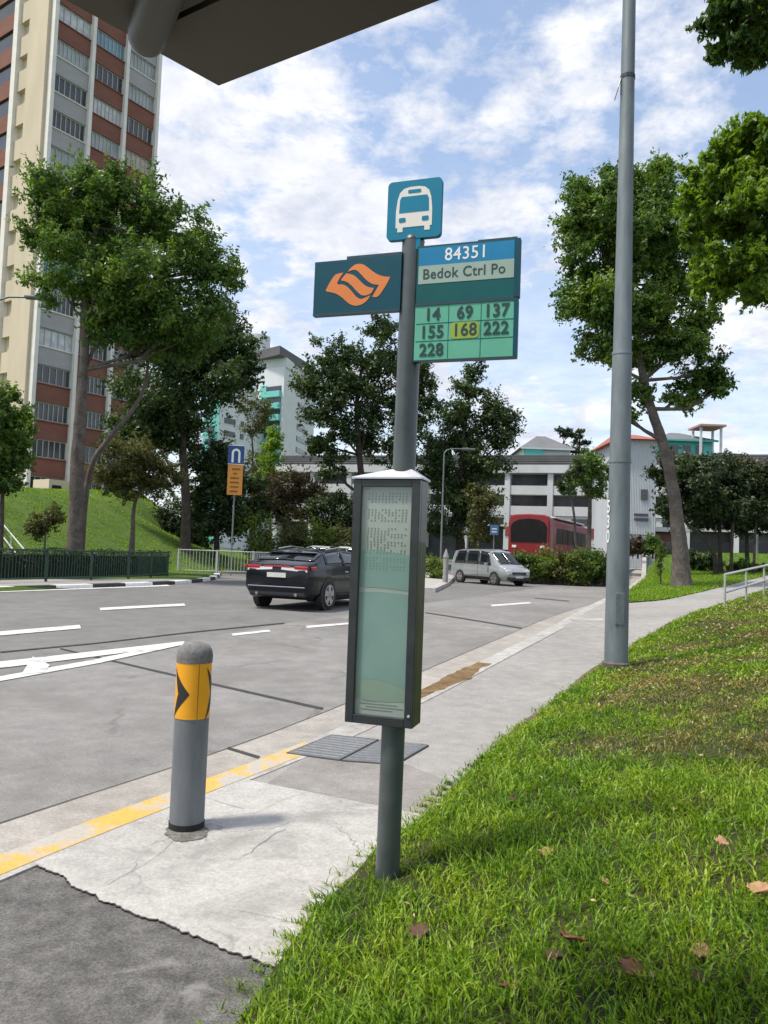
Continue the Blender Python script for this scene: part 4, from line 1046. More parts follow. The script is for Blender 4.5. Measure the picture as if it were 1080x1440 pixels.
tree('shrub', 'loose pale green shrub on the lawn beside the stairs', 'shrub', base_of(64, 762, 30.5, zleft),
     [(64, 762, 0.04), (64, 745, 0.035), (65, 735, 0.03)], [(60, 735, 24, 22, 0, 420), (76, 725, 14, 14, 0, 160), (50, 748, 16, 14, 0, 180)], 30.5, LM['olive'], m_bark, 0.17, 1.3)
# behind the sign and the black car
tree('dark_bushy_tree', 'dark bushy tree just behind the blue and orange road sign', 'tree', base_of(305, 775, 47, zleft),
     [(305, 775, 0.16), (306, 720, 0.14), (306, 680, 0.1)],
     [(300, 655, 38, 34, 0, 800), (318, 690, 48, 40, 0.3, 1200), (300, 730, 44, 36, 0, 1100), (345, 720, 30, 40, 0.4, 700), (285, 690, 24, 30, 0, 400)], 47, LM['dark'], m_bark2, 0.34, 1.4)
tree('sapling_tree', 'light green young tree with thin forked stem in front of the teal and white block', 'tree', base_of(352, 775, 58, zleft),
     [(352, 775, 0.12), (354, 690, 0.1), (356, 640, 0.08), (354, 610, 0.05)],
     [(355, 600, 20, 26, 0, 240), (372, 585, 18, 24, 0.3, 220), (345, 570, 16, 16, 0, 140), (362, 655, 24, 24, 0, 260)], 58, LM['olive'], m_bark, 0.3, 1.2)
tree('sapling_tree', 'yellow green columnar young tree right of the forked sapling', 'tree', base_of(380, 775, 56, zleft),
     [(380, 775, 0.12), (380, 690, 0.1), (381, 640, 0.07)],
     [(382, 622, 14, 16, 0, 200), (379, 650, 17, 22, 0, 280), (378, 682, 24, 24, 0, 300), (384, 606, 8, 9, 0, 60)], 56, LM['bright'], m_bark, 0.3, 1.3)
tree('brown_bush', 'reddish brown bushy tree above the black car roof', 'tree', base_of(400, 775, 52, zleft),
     [(400, 775, 0.1), (400, 730, 0.09), (400, 710, 0.07)],
     [(380, 695, 34, 28, 0, 700), (420, 690, 34, 26, 0.2, 700), (405, 720, 40, 22, 0, 700), (365, 715, 22, 20, 0, 300)], 52, LM['brown'], m_bark2, 0.32, 1.3)
tree('dark_shrub', 'dark shrub beside the timetable case, behind the car roof', 'shrub', base_of(470, 775, 50, zleft),
     [(470, 775, 0.08), (470, 745, 0.07)], [(455, 720, 30, 24, 0, 600), (485, 722, 30, 26, 0.2, 600), (470, 745, 36, 18, 0, 500)], 50, LM['deep'], m_bark2, 0.3, 1.3)
for i, (px, py, rx, rz, lab) in enumerate([(362, 752, 24, 26, 'rounded light green shrub right of the road sign pole'), (408, 750, 26, 18, 'low green shrub behind the rear of the black car'), (450, 758, 26, 14, 'low spreading green shrub behind the white car roof'), (490, 752, 22, 16, 'olive green shrub behind the timetable case edge')]):
    tree('shrub', lab, 'shrub', base_of(px, 780, 46, zleft), [(px, 780, 0.06), (px, 765, 0.05)], [(px, py, rx, rz, 0, 650), (px + rx * 0.5, py + 6, rx * 0.6, rz * 0.7, 0.3, 250)], 46, LM['lime' if i in (0, 2) else 'olive'], m_bark, 0.26, 1.2, limbs=False, ground=True)
tree('shrub', 'dark bush at the right foot of the lawn slope, left of the road sign', 'shrub', base_of(268, 765, 52, zroad), [(268, 765, 0.1), (268, 735, 0.08)], [(262, 725, 34, 30, 0, 900), (240, 738, 26, 24, 0, 500), (285, 735, 26, 26, 0.2, 500)], 52, LM['deep'], m_bark2, 0.34, 1.2, limbs=False, ground=True)
# twin trees in the centre
tree('tall_tree', 'tall ragged dark tree behind the bus stop pole, left of the pair', 'tree', base_of(512, 790, 52, zleft),
     [(512, 790, 0.3), (512, 700, 0.26), (505, 640, 0.2), (500, 570, 0.14), (510, 510, 0.09)],
     [(468, 500, 30, 26, 0, 520), (450, 545, 32, 34, 0.5, 700), (428, 545, 18, 14, 0, 180), (535, 468, 26, 24, 0, 420), (520, 510, 34, 30, -0.5, 700), (490, 545, 34, 34, 0, 800), (545, 560, 38, 40, 0.4, 1000), (470, 590, 38, 30, 0, 800), (515, 610, 40, 32, 0.4, 900), (575, 600, 30, 36, 0, 700), (560, 650, 34, 26, 0, 600), (455, 625, 26, 22, 0.4, 400), (590, 525, 24, 22, 0, 330), (545, 515, 22, 20, 0, 300), (470, 660, 22, 24, 0, 300), (600, 560, 20, 24, 0, 300)],
     52, LM['dark'], m_bark2, 0.36, 1.25, tight=0.42, k=8)
tree('tall_tree', 'tall dark tree right of the bus stop pole, above the silver van', 'tree', base_of(648, 795, 54, zleft),
     [(648, 795, 0.34), (646, 720, 0.28), (648, 670, 0.22), (652, 610, 0.15), (660, 560, 0.08)],
     [(660, 545, 22, 26, 0, 420), (668, 518, 12, 16, 0, 150), (640, 580, 30, 26, 0, 600), (690, 580, 30, 26, 0.4, 600), (715, 590, 18, 18, 0, 240), (625, 620, 34, 28, 0, 700), (670, 620, 38, 26, 0.5, 800), (708, 620, 26, 22, 0, 420), (640, 660, 40, 28, 0, 900), (690, 655, 34, 22, 0.4, 560), (615, 680, 28, 36, 0, 600), (655, 705, 36, 34, 0, 900), (630, 740, 34, 34, 0.4, 800)],
     54, LM['dark'], m_bark2, 0.36, 1.25, tight=0.42, k=8)
tree('yellow_bush', 'yellowish green topped bushy tree left of the red bus', 'tree', base_of(674, 795, 50, zleft),
     [(674, 795, 0.1), (674, 740, 0.09), (675, 720, 0.07)], [(675, 705, 20, 20, 0, 420), (678, 740, 24, 30, 0, 600), (668, 690, 12, 12, 0, 150)], 50, LM['olive'], m_bark2, 0.28, 1.4)
# small street trees in front of the white car park
tree('street_tree', 'small street tree with upright crown standing against the white block, touching the lamp post', 'tree', base_of(828, 790, 52, zroad),
     [(828, 790, 0.17), (829, 730, 0.14), (830, 700, 0.12), (828, 670, 0.07)],
     [(828, 655, 24, 20, 0, 460), (845, 670, 18, 22, 0.2, 320), (815, 680, 16, 18, 0, 240), (838, 692, 16, 14, 0, 200)], 52, LM['broad'], m_bark, 0.3, 1.3)
tree('street_tree', 'thin street tree with sparse crown directly right of the red bus', 'tree', base_of(810, 790, 50, zroad),
     [(810, 790, 0.09), (809, 740, 0.08), (806, 712, 0.07), (800, 690, 0.05)],
     [(797, 690, 14, 12, 0, 200), (806, 668, 13, 14, 0, 190), (815, 655, 14, 12, 0, 180), (790, 680, 8, 8, 0, 70)], 50, LM['dark'], m_bark, 0.28, 1.2)
# right hand tree
tree('leaning_shade_tree', 'large green shade tree with leaning trunk on the verge right of the lamp post', 'tree', base_of(958, 826, 29, zwalk),
     [(960, 826, 0.40), (958, 790, 0.31), (952, 730, 0.25), (946, 680, 0.215), (932, 620, 0.195), (915, 575, 0.17), (905, 535, 0.15), (895, 470, 0.12), (890, 400, 0.09)],
     [(845, 270, 45, 34, 0, 900), (905, 270, 48, 40, 0.6, 1050), (815, 310, 26, 20, 0, 320), (870, 320, 55, 40, -0.5, 1200), (825, 370, 42, 32, 0.4, 800), (895, 375, 55, 40, 0.6, 1200), (945, 340, 40, 40, 0.2, 800), (820, 430, 40, 40, 0, 900), (875, 440, 50, 40, -0.4, 1100), (930, 430, 44, 40, 0.4, 850), (850, 490, 38, 24, 0, 520), (900, 500, 40, 26, 0.4, 600), (955, 490, 38, 28, 0, 560), (990, 520, 30, 22, 0, 380), (1015, 545, 24, 16, 0, 260), (960, 555, 32, 26, 0.3, 520), (900, 555, 22, 20, 0, 240), (880, 585, 20, 14, 0, 160), (985, 450, 26, 24, 0, 330), (870, 245, 26, 16, 0, 220), (930, 240, 14, 10, 0, 80), (880, 345, 80, 60, 0.2, 1300), (860, 430, 60, 55, 0.2, 800), (930, 480, 60, 45, 0.3, 800), (965, 390, 45, 60, 0.3, 800), (830, 300, 44, 40, 0.2, 700), (920, 300, 50, 40, 0, 900)],
     29, LM['broad'], m_bark, 0.24, 1.45, tight=0.34, k=12)
# overhanging branches of a near tree whose trunk stands outside the frame
tree('overhanging_tree', 'bright leafy branches reaching in at the right edge from a nearby tree', 'tree', base_of(1420, 900, 13, zwalk),
     [(1420, 900, 0.3), (1400, 600, 0.26), (1330, 400, 0.22), (1230, 300, 0.11), (1130, 275, 0.035)],
     [(1010, 250, 46, 40, 0, 1000), (1060, 220, 60, 46, 0.4, 1500), (1075, 300, 70, 55, -0.4, 2100), (1020, 310, 50, 46, 0.2, 1300), (1045, 380, 55, 44, -0.3, 1400), (985, 280, 26, 26, 0, 400), (1090, 400, 50, 40, 0.2, 1000), (1010, 395, 32, 34, 0, 560), (1110, 240, 50, 60, 0.4, 900), (1065, 180, 30, 20, 0, 260), (1140, 330, 60, 80, 0, 1200), (970, 330, 14, 16, 0, 130)],
     13, LM['bright'], m_bark2, 0.17, 1.25, droop=0.6, tight=0.30, k=12)
tree('overhanging_branch_tree', 'hanging dark leaf cluster at the top right corner of the view', 'tree', base_of(1460, 860, 10.5, zwalk),
     [(1460, 860, 0.25), (1440, 400, 0.22), (1360, 60, 0.16), (1240, -60, 0.1), (1140, -40, 0.06)],
     [(1060, 30, 56, 46, 0, 1100), (1015, 20, 34, 30, 0, 480), (1040, 70, 34, 26, 0, 420), (1100, 40, 50, 50, 0.2, 800), (1010, 75, 16, 18, 0, 120), (1075, 80, 22, 18, 0, 170), (1120, -40, 80, 60, 0, 900)],
     10.5, LM['broad'], m_bark2, 0.15, 1.0, droop=0.9, tight=0.28, k=12)
# dark row of trees on the right
for i, (px, py, sx, lm, lab, dp) in enumerate([(965, 690, 46, 'deep', 'bushy green tree directly behind the leaning verge trunk', 41), (1012, 700, 40, 'deep', 'dark shaded roadside tree, second right of the leaning trunk', 43), (1050, 695, 42, 'brown', 'rusty topped dark tree near the right edge above the handrail', 45), (1095, 705, 42, 'deep', 'dark tree cut off by the right edge above the handrail', 44)]):
    tx = px + (2 if i else 42)
    tree('roadside_tree', lab, 'tree', base_of(tx, 812, dp, zwalk), [(tx, 812, 0.14), (tx - 2, 770, 0.11), (px, 735, 0.09)],
         [(px - 16, py - 28, sx * 0.7, 26, 0, 600), (px + 16, py - 22, sx * 0.7, 28, 0.3, 600), (px, py + 6, sx, 34, 0, 1000), (px - 20, py + 28, sx * 0.55, 22, 0, 400), (px + 22, py + 30, sx * 0.55, 22, 0.2, 400)], dp, LM[lm], m_bark2, 0.3, 1.4)
for i, (px, dp, r, lab) in enumerate([(1028, 40, 0.1, 'thin bare dark stem under the dark roadside trees'), (1060, 41, 0.08, 'thin bare stem nearest the right edge under the dark trees')]):
    tree('slender_tree', lab, 'tree', base_of(px, 812, dp, zwalk), [(px, 812, r), (px + 1, 770, r * 0.8), (px + 3, 735, r * 0.6)], [(px, 720, 26, 18, 0, 350)], dp, LM['deep'], m_bark2, 0.3, 1.2)
# shrubs at the junction
for i, (px, py, rx, rz, dp, lm, lab) in enumerate([(762, 792, 24, 14, 43.8, 'lime', 'yellow green shrub beside the silver van, below the red bus'), (792, 792, 24, 14, 43.6, 'olive', 'low grey green shrub in front of the red bus'), (828, 788, 24, 18, 43.8, 'broad', 'dark green shrub left of the lamp post'), (735, 790, 18, 14, 44.0, 'broad', 'dark shrub behind the silver van'), (812, 794, 18, 13, 43.2, 'lime', 'small pale shrub between the grey green and the dark green shrubs'), (850, 792, 18, 12, 44.2, 'olive', 'low olive shrub touching the lamp post'), (897, 768, 18, 11, 58, 'brown', 'small dark bush against the grey corrugated building'), (918, 766, 12, 12, 57, 'broad', 'small green bush left of the leaning verge trunk'), (992, 790, 22, 12, 46, 'dark', 'low dark bush between the trunks of the verge trees'), (1050, 800, 24, 9, 44, 'broad', 'low green bush behind the upper handrail')]):
    hf = zroad if px < 870 else zwalk
    tree('shrub', lab, 'shrub', base_of(px, py + 14, dp, hf), [(px, py + 14, 0.06), (px, py, 0.05)], [(px, py, rx, rz, 0, 600), (px - rx * 0.5, py + 4, rx * 0.6, rz * 0.8, 0.3, 250), (px + rx * 0.5, py + 2, rx * 0.6, rz * 0.8, 0.3, 250)], dp, LM[lm], m_bark2, 0.25, 1.2, limbs=False, ground=True)
# sapling with stake on the verge
tree('young_sapling', 'thin young sapling on the verge right of the lamp post', 'tree', base_of(929, 824, 30, zwalk), [(929, 824, 0.03), (929, 800, 0.03), (930, 780, 0.025)], [(929, 778, 7, 12, 0, 90), (928, 800, 7, 12, 0, 60)], 30, LM['lime'], m_bark, 0.16, 1.0, limbs=False)
# far trees behind the roofs
tree('tiered_conifer', 'dark tiered conifer silhouette beyond the grey gable roof', 'tree', base_of(812, 760, 125, zroad), [(812, 760, 0.3), (812, 690, 0.25), (814, 640, 0.18), (816, 606, 0.08)],
     [(816, 606, 7, 3, 0, 60), (812, 614, 12, 3, 0, 110), (816, 623, 14, 3.5, 0, 130), (812, 634, 17, 4, 0, 160), (814, 646, 20, 5, 0, 180)], 125, LM['deep'], m_bark2, 0.6, 1.2)
tree('flat_topped_tree', 'small flat topped dark tree silhouette left of the tiered conifer', 'tree', base_of(793, 760, 120, zroad), [(793, 760, 0.25), (793, 680, 0.2), (793, 620, 0.12)],
     [(792, 606, 12, 4, 0, 160), (800, 612, 10, 4, 0, 110), (785, 632, 16, 6, 0, 150)], 120, LM['deep'], m_bark2, 0.6, 1.2)

# ------------------------------------------------------------------ hedge and railings on the left
def HO(s): return np.interp(s, [-12, 16, 22, 28.5], [21.3, 21.3, 20.9, 21.2])
def hedge():
    n = 16000
    s = RNG.uniform(-12, 28.5, n); o = RNG.uniform(-0.4, 0.4, n) + HO(s); h = RNG.random(n) ** 0.6
    x, y = xy(s, o); z = zleft(x, y) + 0.08 + h * 0.95 + 0.06 * np.sin(s * 2.1)
    P = np.c_[x, y, z]
    c = xy(s, HO(s)); out = unit(np.c_[x - c[0], y - c[1], (h - 0.5) * 0.6])
    b0 = np.array([*xy(10, 21.3), zleft(*xy(10, 21.3))])
    t = empty('clipped_hedge', tuple(b0), 'long low clipped dark hedge behind the green railing on the far pavement', 'hedge')
    leaves('foliage', P, out, 0.13, LM['deep'], t, 0.1, off=b0)
    tm = MB()
    for k in range(60):
        s_ = -12 + 40.5 * k / 59; p = xy(s_, HO(s_)); zb = zleft(*p)
        tm.tube([np.array([*p, zb - 0.05]), np.array([p[0] + 0.1, p[1], zb + 0.7])], [0.03, 0.012], 4)
    tm.build('stems', m_bark2, t)
    # dense dark twigs fill inside
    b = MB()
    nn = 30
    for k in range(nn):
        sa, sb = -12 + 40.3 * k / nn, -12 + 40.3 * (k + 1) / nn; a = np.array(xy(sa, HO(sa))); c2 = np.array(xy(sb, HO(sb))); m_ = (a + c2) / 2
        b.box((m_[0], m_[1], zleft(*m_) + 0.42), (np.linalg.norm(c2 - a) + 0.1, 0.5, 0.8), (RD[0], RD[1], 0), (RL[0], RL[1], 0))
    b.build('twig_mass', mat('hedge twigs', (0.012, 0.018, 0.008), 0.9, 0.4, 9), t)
hedge()
def railing(name, label, P, hf, h, m, post_gap, bar_gap, bar_r=0.011):
    P = [np.array(p) for p in P]
    L = np.r_[0, np.cumsum([np.linalg.norm(b - a) for a, b in zip(P[:-1], P[1:])])]
    def pt(d): return np.array([np.interp(d, L, [p[0] for p in P]), np.interp(d, L, [p[1] for p in P])])
    p0 = pt(0); t = empty(name, (p0[0], p0[1], hf(*p0)), label, 'railing')
    nposts = int(L[-1] / post_gap) + 1
    for k in range(nposts):
        q = pt(k * post_gap); z = hf(*q); b = MB(); b.box((q[0], q[1], z + h / 2 + 0.02), (0.07, 0.07, h + 0.06)); b.build('post', m, t)
    for zz_ in (0.12, h):
        b = MB(); b.tube([np.array([*pt(d), hf(*pt(d)) + zz_]) for d in np.linspace(0, L[-1], 24)], 0.024, 6); b.build('rail', m, t)
    b = MB()
    for k in range(int(L[-1] / bar_gap)):
        q = pt(k * bar_gap + bar_gap * 0.5); z = hf(*q); b.tube([np.array([*q, z + 0.12]), np.array([*q, z + h])], bar_r, 4, caps=False)
    b.build('bars', m, t)
m_green = mat('dark green railing paint', (0.02, 0.055, 0.04), 0.5, 0.2, 6)
m_white = mat('white railing paint', (0.55, 0.56, 0.55), 0.5, 0.1, 6)
railing('green_railing', 'dark green upright-bar railing along the far pavement in front of the hedge', line_so([(-8, 18.5), (8, 18.9), (14, 18.9), (20.5, 18.9), (24, 19.1), (27.5, 20.3)]), zleft, 1.02, m_green, 2.1, 0.13)
railing('white_railing', 'white bar railing across the far corner of the side street', [np.array(at(250, 800, 38.5)[:2]), np.array(at(305, 800, 39)[:2]), np.array(at(352, 800, 39.5)[:2]), np.array(at(420, 800, 44)[:2])], lambda x, y: zroad(x, y) + 0.1, 1.15, m_white, 1.9, 0.16, 0.014)

# stair rail at far left on the lawn
def stairs():
    p0 = at(0, 706, 33); p1 = at(34, 740, 29.5)
    for p in (p0, p1): p[2] = zleft(p[0], p[1])
    t = empty('lawn_stairs', tuple(p1), 'concrete stairs with pale pipe handrail at the left edge of the lawn', 'stairs')
    b = MB(); n = 12; d = (p0 - p1); d[2] = 0; L = np.linalg.norm(d[:2]) * 2.0; d = d / np.linalg.norm(d); s_ = np.array([-d[1], d[0], 0])
    z0 = p1[2] - 0.1; rise = 2.3 / n
    for k in range(n):
        c = p1 + d * (k + 0.5) * L / n + s_ * 0.75; b.box((c[0], c[1], z0 + rise * (k + 1) / 2), (L / n, 1.5, rise * (k + 1)), d, s_)
    b.build('steps', M['walk'], t)
    for off_ in (-0.06, 1.56):
        b = MB()
        for hh in (0.45, 0.95):
            a = p1 + s_ * off_; c = a + d * L
            b.tube([np.array([a[0], a[1], z0 + hh]), np.array([c[0], c[1], z0 + 2.3 + hh])], 0.028, 6)
        for k in range(5):
            c = p1 + s_ * off_ + d * L * k / 4; zz_ = z0 + 2.3 * k / 4
            b.tube([np.array([c[0], c[1], zz_ - 0.1]), np.array([c[0], c[1], zz_ + 0.95])], 0.025, 6)
        b.build('handrail', m_white, t)
stairs()
# handrail on the right
def right_rail():
    a = G(1019, 859, zwalk, 0.04); b_ = G(1090, 836, zwalk, 0.08)
    d = b_ - a; d[2] = 0; d /= np.linalg.norm(d)
    depth_a = (a - CP) @ CF
    top = at(1019, 808, depth_a)[2]; low = at(1019, 833, depth_a)[2]
    t = empty('pipe_handrail', tuple(a), 'pale two-rail pipe handrail beside the branch path at the right edge', 'handrail')
    slope = 0.055
    for z in (top, low):
        b = MB(); e = a + d * 9; b.tube([np.array([a[0], a[1], z]), np.array([e[0], e[1], z + 9 * slope])], 0.032, 8); b.build('rail', m_rail, t, True)
    for k in range(5):
        q = a + d * k * 2.2; b = MB(); b.tube([np.array([q[0], q[1], zwalk(q[0], q[1]) - 0.1]), np.array([q[0], q[1], top + k * 2.2 * slope])], 0.028, 8); b.build('post', m_rail, t, True)
m_rail = mat('pale galvanised rail', (0.50, 0.50, 0.49), 0.4, 0.1, 5, 0.4)
right_rail()

# ------------------------------------------------------------------ signs and lamps in the distance
def uturn():
    dp = 40; p = at(325, 790, dp); p[2] = zleft(p[0], p[1])
    t = empty('road_sign', tuple(p), 'blue U-turn sign above an orange notice plate on a grey pole across the road', 'road sign')
    e = np.array([0.985, 0.17, 0]); n = np.array([0.17, -0.985, 0])
    ztop = at(328, 625, dp)[2]; zmid = at(327, 652.5, dp)[2]; zbot = at(325, 696, dp)[2]
    w = 22.5 / 1080 * dp
    b = MB(); b.tube([p - UZ * 0.2, np.array([p[0], p[1], ztop - 0.1])], 0.045, 10); b.build('pole', m_lamp, t, True)
    blue = mat('blue road sign face', (0.012, 0.06, 0.22), 0.4, 0.1, 4); orange = mat('orange notice face', (0.62, 0.26, 0.04), 0.5, 0.08, 4)
    b = MB(); b.box(np.array([p[0], p[1], (ztop + zmid) / 2]) + n * 0.07, (w, 0.03, ztop - zmid), e, n); sgn_ = b.build('blue_plate', blue, t)
    b = MB(); b.box(np.array([p[0], p[1], (zbot + zmid) / 2]) + n * 0.07, (w * 0.93, 0.03, zmid - zbot - 0.03), e, n); org = b.build('orange_plate', orange, t)
    o = np.array([p[0], p[1], 0]) + n * 0.0852
    H = ztop - zmid; cx = 0; r1, r2 = w * 0.27, w * 0.14
    cz = zmid + H * 0.60
    arc = [(cx + r1 * math.cos(a), cz + r1 * math.sin(a)) for a in np.linspace(0, math.pi, 12)]; arc2 = [(cx + r2 * math.cos(a), cz + r2 * math.sin(a)) for a in np.linspace(math.pi, 0, 12)]
    poly = [(r1, zmid + H * 0.1)] + arc + [(-r1, zmid + H * 0.1), (-r2, zmid + H * 0.1)] + arc2 + [(r2, zmid + H * 0.1)]
    b = MB(); b.prism(poly, o, e, UZ, n, 0, 0.004); b.build('turn_symbol', m_wht, sgn_)
    b = MB(); b.prism([(-w * 0.5, zmid), (w * 0.5, zmid), (w * 0.5, zmid + 0.03), (-w * 0.5, zmid + 0.03)], o, e, UZ, n, 0, 0.004)
    b.prism([(-w * 0.5, ztop - 0.03), (w * 0.5, ztop - 0.03), (w * 0.5, ztop), (-w * 0.5, ztop)], o, e, UZ, n, 0, 0.004); b.build('sign_border', m_wht, sgn_)
    b = MB(); Hh = zmid - zbot
    for k, (a, c) in enumerate([(-0.22, 0.3), (-0.12, 0.12), (-0.3, 0.22), (-0.3, 0.24), (-0.3, 0.24), (-0.3, 0.2)]):
        z = zmid - Hh * (0.15 + 0.145 * k); b.prism([(a * w, z - 0.045), (c * w, z - 0.045), (c * w, z + 0.045), (a * w, z + 0.045)], o, e, UZ, n, 0, 0.004)
    b.build('notice_lines', mat('brown notice print', (0.28, 0.09, 0.01), 0.6, 0.1, 4), org)
uturn()
def street_lamp(px_b, py_b, dp, top_py, arm, label, hf, r=0.07):
    p = at(px_b, py_b, dp); p[2] = hf(p[0], p[1]); zt = at(px_b, top_py, dp)[2]
    t = empty('street_lamp', tuple(p), label, 'street lamp')
    b = MB(); b.tube([p - UZ * 0.2, np.array([p[0], p[1], zt])], [r * 1.3, r * 0.8], 10); b.build('post', m_lamp, t, True)
    a = np.array(arm, float); tip = np.array([p[0], p[1], zt]) + a
    b = MB(); b.tube([np.array([p[0], p[1], zt - 0.05]), np.array([p[0], p[1], zt]) + a * 0.15 + UZ * a[2] * 0.5, np.array([p[0], p[1], zt]) + a * 0.5 + UZ * a[2] * 0.45, tip], r * 0.6, 8); b.build('arm', m_lamp, t, True)
    ex = a.copy(); ex[2] = 0; ex /= np.linalg.norm(ex); ey = np.array([-ex[1], ex[0], 0])
    b = MB(); b.box(tip + ex * 0.35, (0.85, 0.30, 0.13), ex, ey); b.build('lamp_head', m_lamp, t, bevel=0.04)
street_lamp(619, 810, 48, 635, (1.2, 0.2, 0.3), 'slim pale street lamp in front of the tall dark tree', zroad, 0.055)
street_lamp(1064, 790, 62, 655, (-2.4, 0.2, 1.0), 'curved-arm street lamp above the dark trees at the right edge', zwalk, 0.09)
street_lamp(-38, 790, 31, 432, (1.45, 0.1, 0.7), 'grey street lamp head reaching in at the left edge before the cream wall', zleft, 0.07)
def posts():
    p = at(626, 822, 36); p[2] = zroad(p[0], p[1])
    t = empty('concrete_marker_post', tuple(p), 'short pale marker post with pointed top left of the silver van', 'post')
    b = MB(); b.tube([p, p + UZ * 1.35], [0.13, 0.12], 8); b.build('shaft', M['walk'], t); b = MB(); b.tube([p + UZ * 1.35, p + UZ * 1.42, p + UZ * 1.75], [0.15, 0.13, 0.02], 8); b.build('pointed_top', M['walk'], t)
    p = at(693, 812, 46); p[2] = zroad(p[0], p[1]); z1, z0 = at(693, 738, 46)[2], at(693, 752, 46)[2]
    t = empty('small_blue_sign', tuple(p), 'small blue sign plate on a thin post beside the red bus', 'sign')
    b = MB(); b.tube([p, np.array([p[0], p[1], z1])], 0.035, 8); b.build('post', m_lamp, t)
    b = MB(); b.box((p[0], p[1] - 0.06, (z0 + z1) / 2), (0.5, 0.03, z1 - z0)); pl = b.build('plate', mat('small blue plate', (0.06, 0.16, 0.30), 0.5, 0.1, 4), t)
    b = MB()
    for k in (0.3, 0.6): b.box((p[0], p[1] - 0.078, z0 + (z1 - z0) * k), (0.3, 0.005, 0.06))
    b.build('sign_lines', m_wht, pl)
    p = at(884, 832, 26.5); p[2] = zwalk(p[0], p[1])
posts()
# median island where the silver van turns
mid_is = [np.array(at(a, b_, d)[:2]) for a, b_, d in ((560, 830, 30), (612, 838, 29.5), (630, 822, 36), (640, 812, 46), (600, 808, 50), (560, 810, 48))]
b = MB(); n = len(mid_is)
b.add([(*p, zroad(*p) - 0.05) for p in mid_is] + [(*p, zroad(*p) + 0.16) for p in mid_is], [list(range(n, 2 * n))] + [(i, (i + 1) % n, n + (i + 1) % n, n + i) for i in range(n)])
o = b.build('traffic_island', M['kerb']); o['kind'] = 'structure'
isl = [np.array(at(a, b_, d)[:2]) for a, b_, d in ((606, 820, 37), (622, 818, 38), (626, 808, 48), (604, 808, 48))]
b = MB(); b.prism([(0, 0), (1, 0), (1, 1), (0, 1)], (0, 0, 0), (0, 0, 0), (0, 0, 0), (0, 0, 0), 0, 0)
tree('shrub', 'grassy green clump on the traffic island right of the timetable case', 'shrub', base_of(612, 808, 40, zroad), [(612, 808, 0.05), (612, 795, 0.04)], [(612, 790, 14, 13, 0, 500), (606, 796, 12, 9, 0, 260), (620, 795, 8, 10, 0, 200)], 40, LM['lime'], m_bark, 0.16, 1.2, limbs=False, ground=True)

# ------------------------------------------------------------------ vehicles
m_black = mat('deep black blue car paint', (0.004, 0.005, 0.009), 0.22, 0.2, 2, 0.0, spec=0.35, coat=0.25)
m_silver = mat('silver car paint', (0.36, 0.385, 0.39), 0.28, 0.08, 2, 0.4, coat=0.8)
m_whitec = mat('white car paint', (0.70, 0.71, 0.72), 0.25, 0.05, 2, 0.0, coat=0.8)
m_glass = mat('tinted car glass', (0.012, 0.015, 0.017), 0.06, 0.2, 2, spec=0.8)
m_tyre = mat('black tyre rubber', (0.018, 0.018, 0.018), 0.85, 0.3, 10)
m_rim = mat('alloy rim', (0.45, 0.45, 0.46), 0.3, 0.1, 5, 0.8)
m_trim = mat('black plastic trim', (0.022, 0.022, 0.024), 0.6, 0.2, 6)
m_chrome = mat('chrome strip', (0.6, 0.6, 0.62), 0.15, 0.05, 5, 1.0)
m_tail = mat('red tail lamp lens', (0.42, 0.012, 0.015), 0.2, 0.2, 5, coat=0.8)
m_clear = mat('clear lamp lens', (0.72, 0.66, 0.66), 0.15, 0.1, 5, coat=0.8)
m_plate = mat('number plate', (0.6, 0.6, 0.55), 0.5, 0.05, 5)
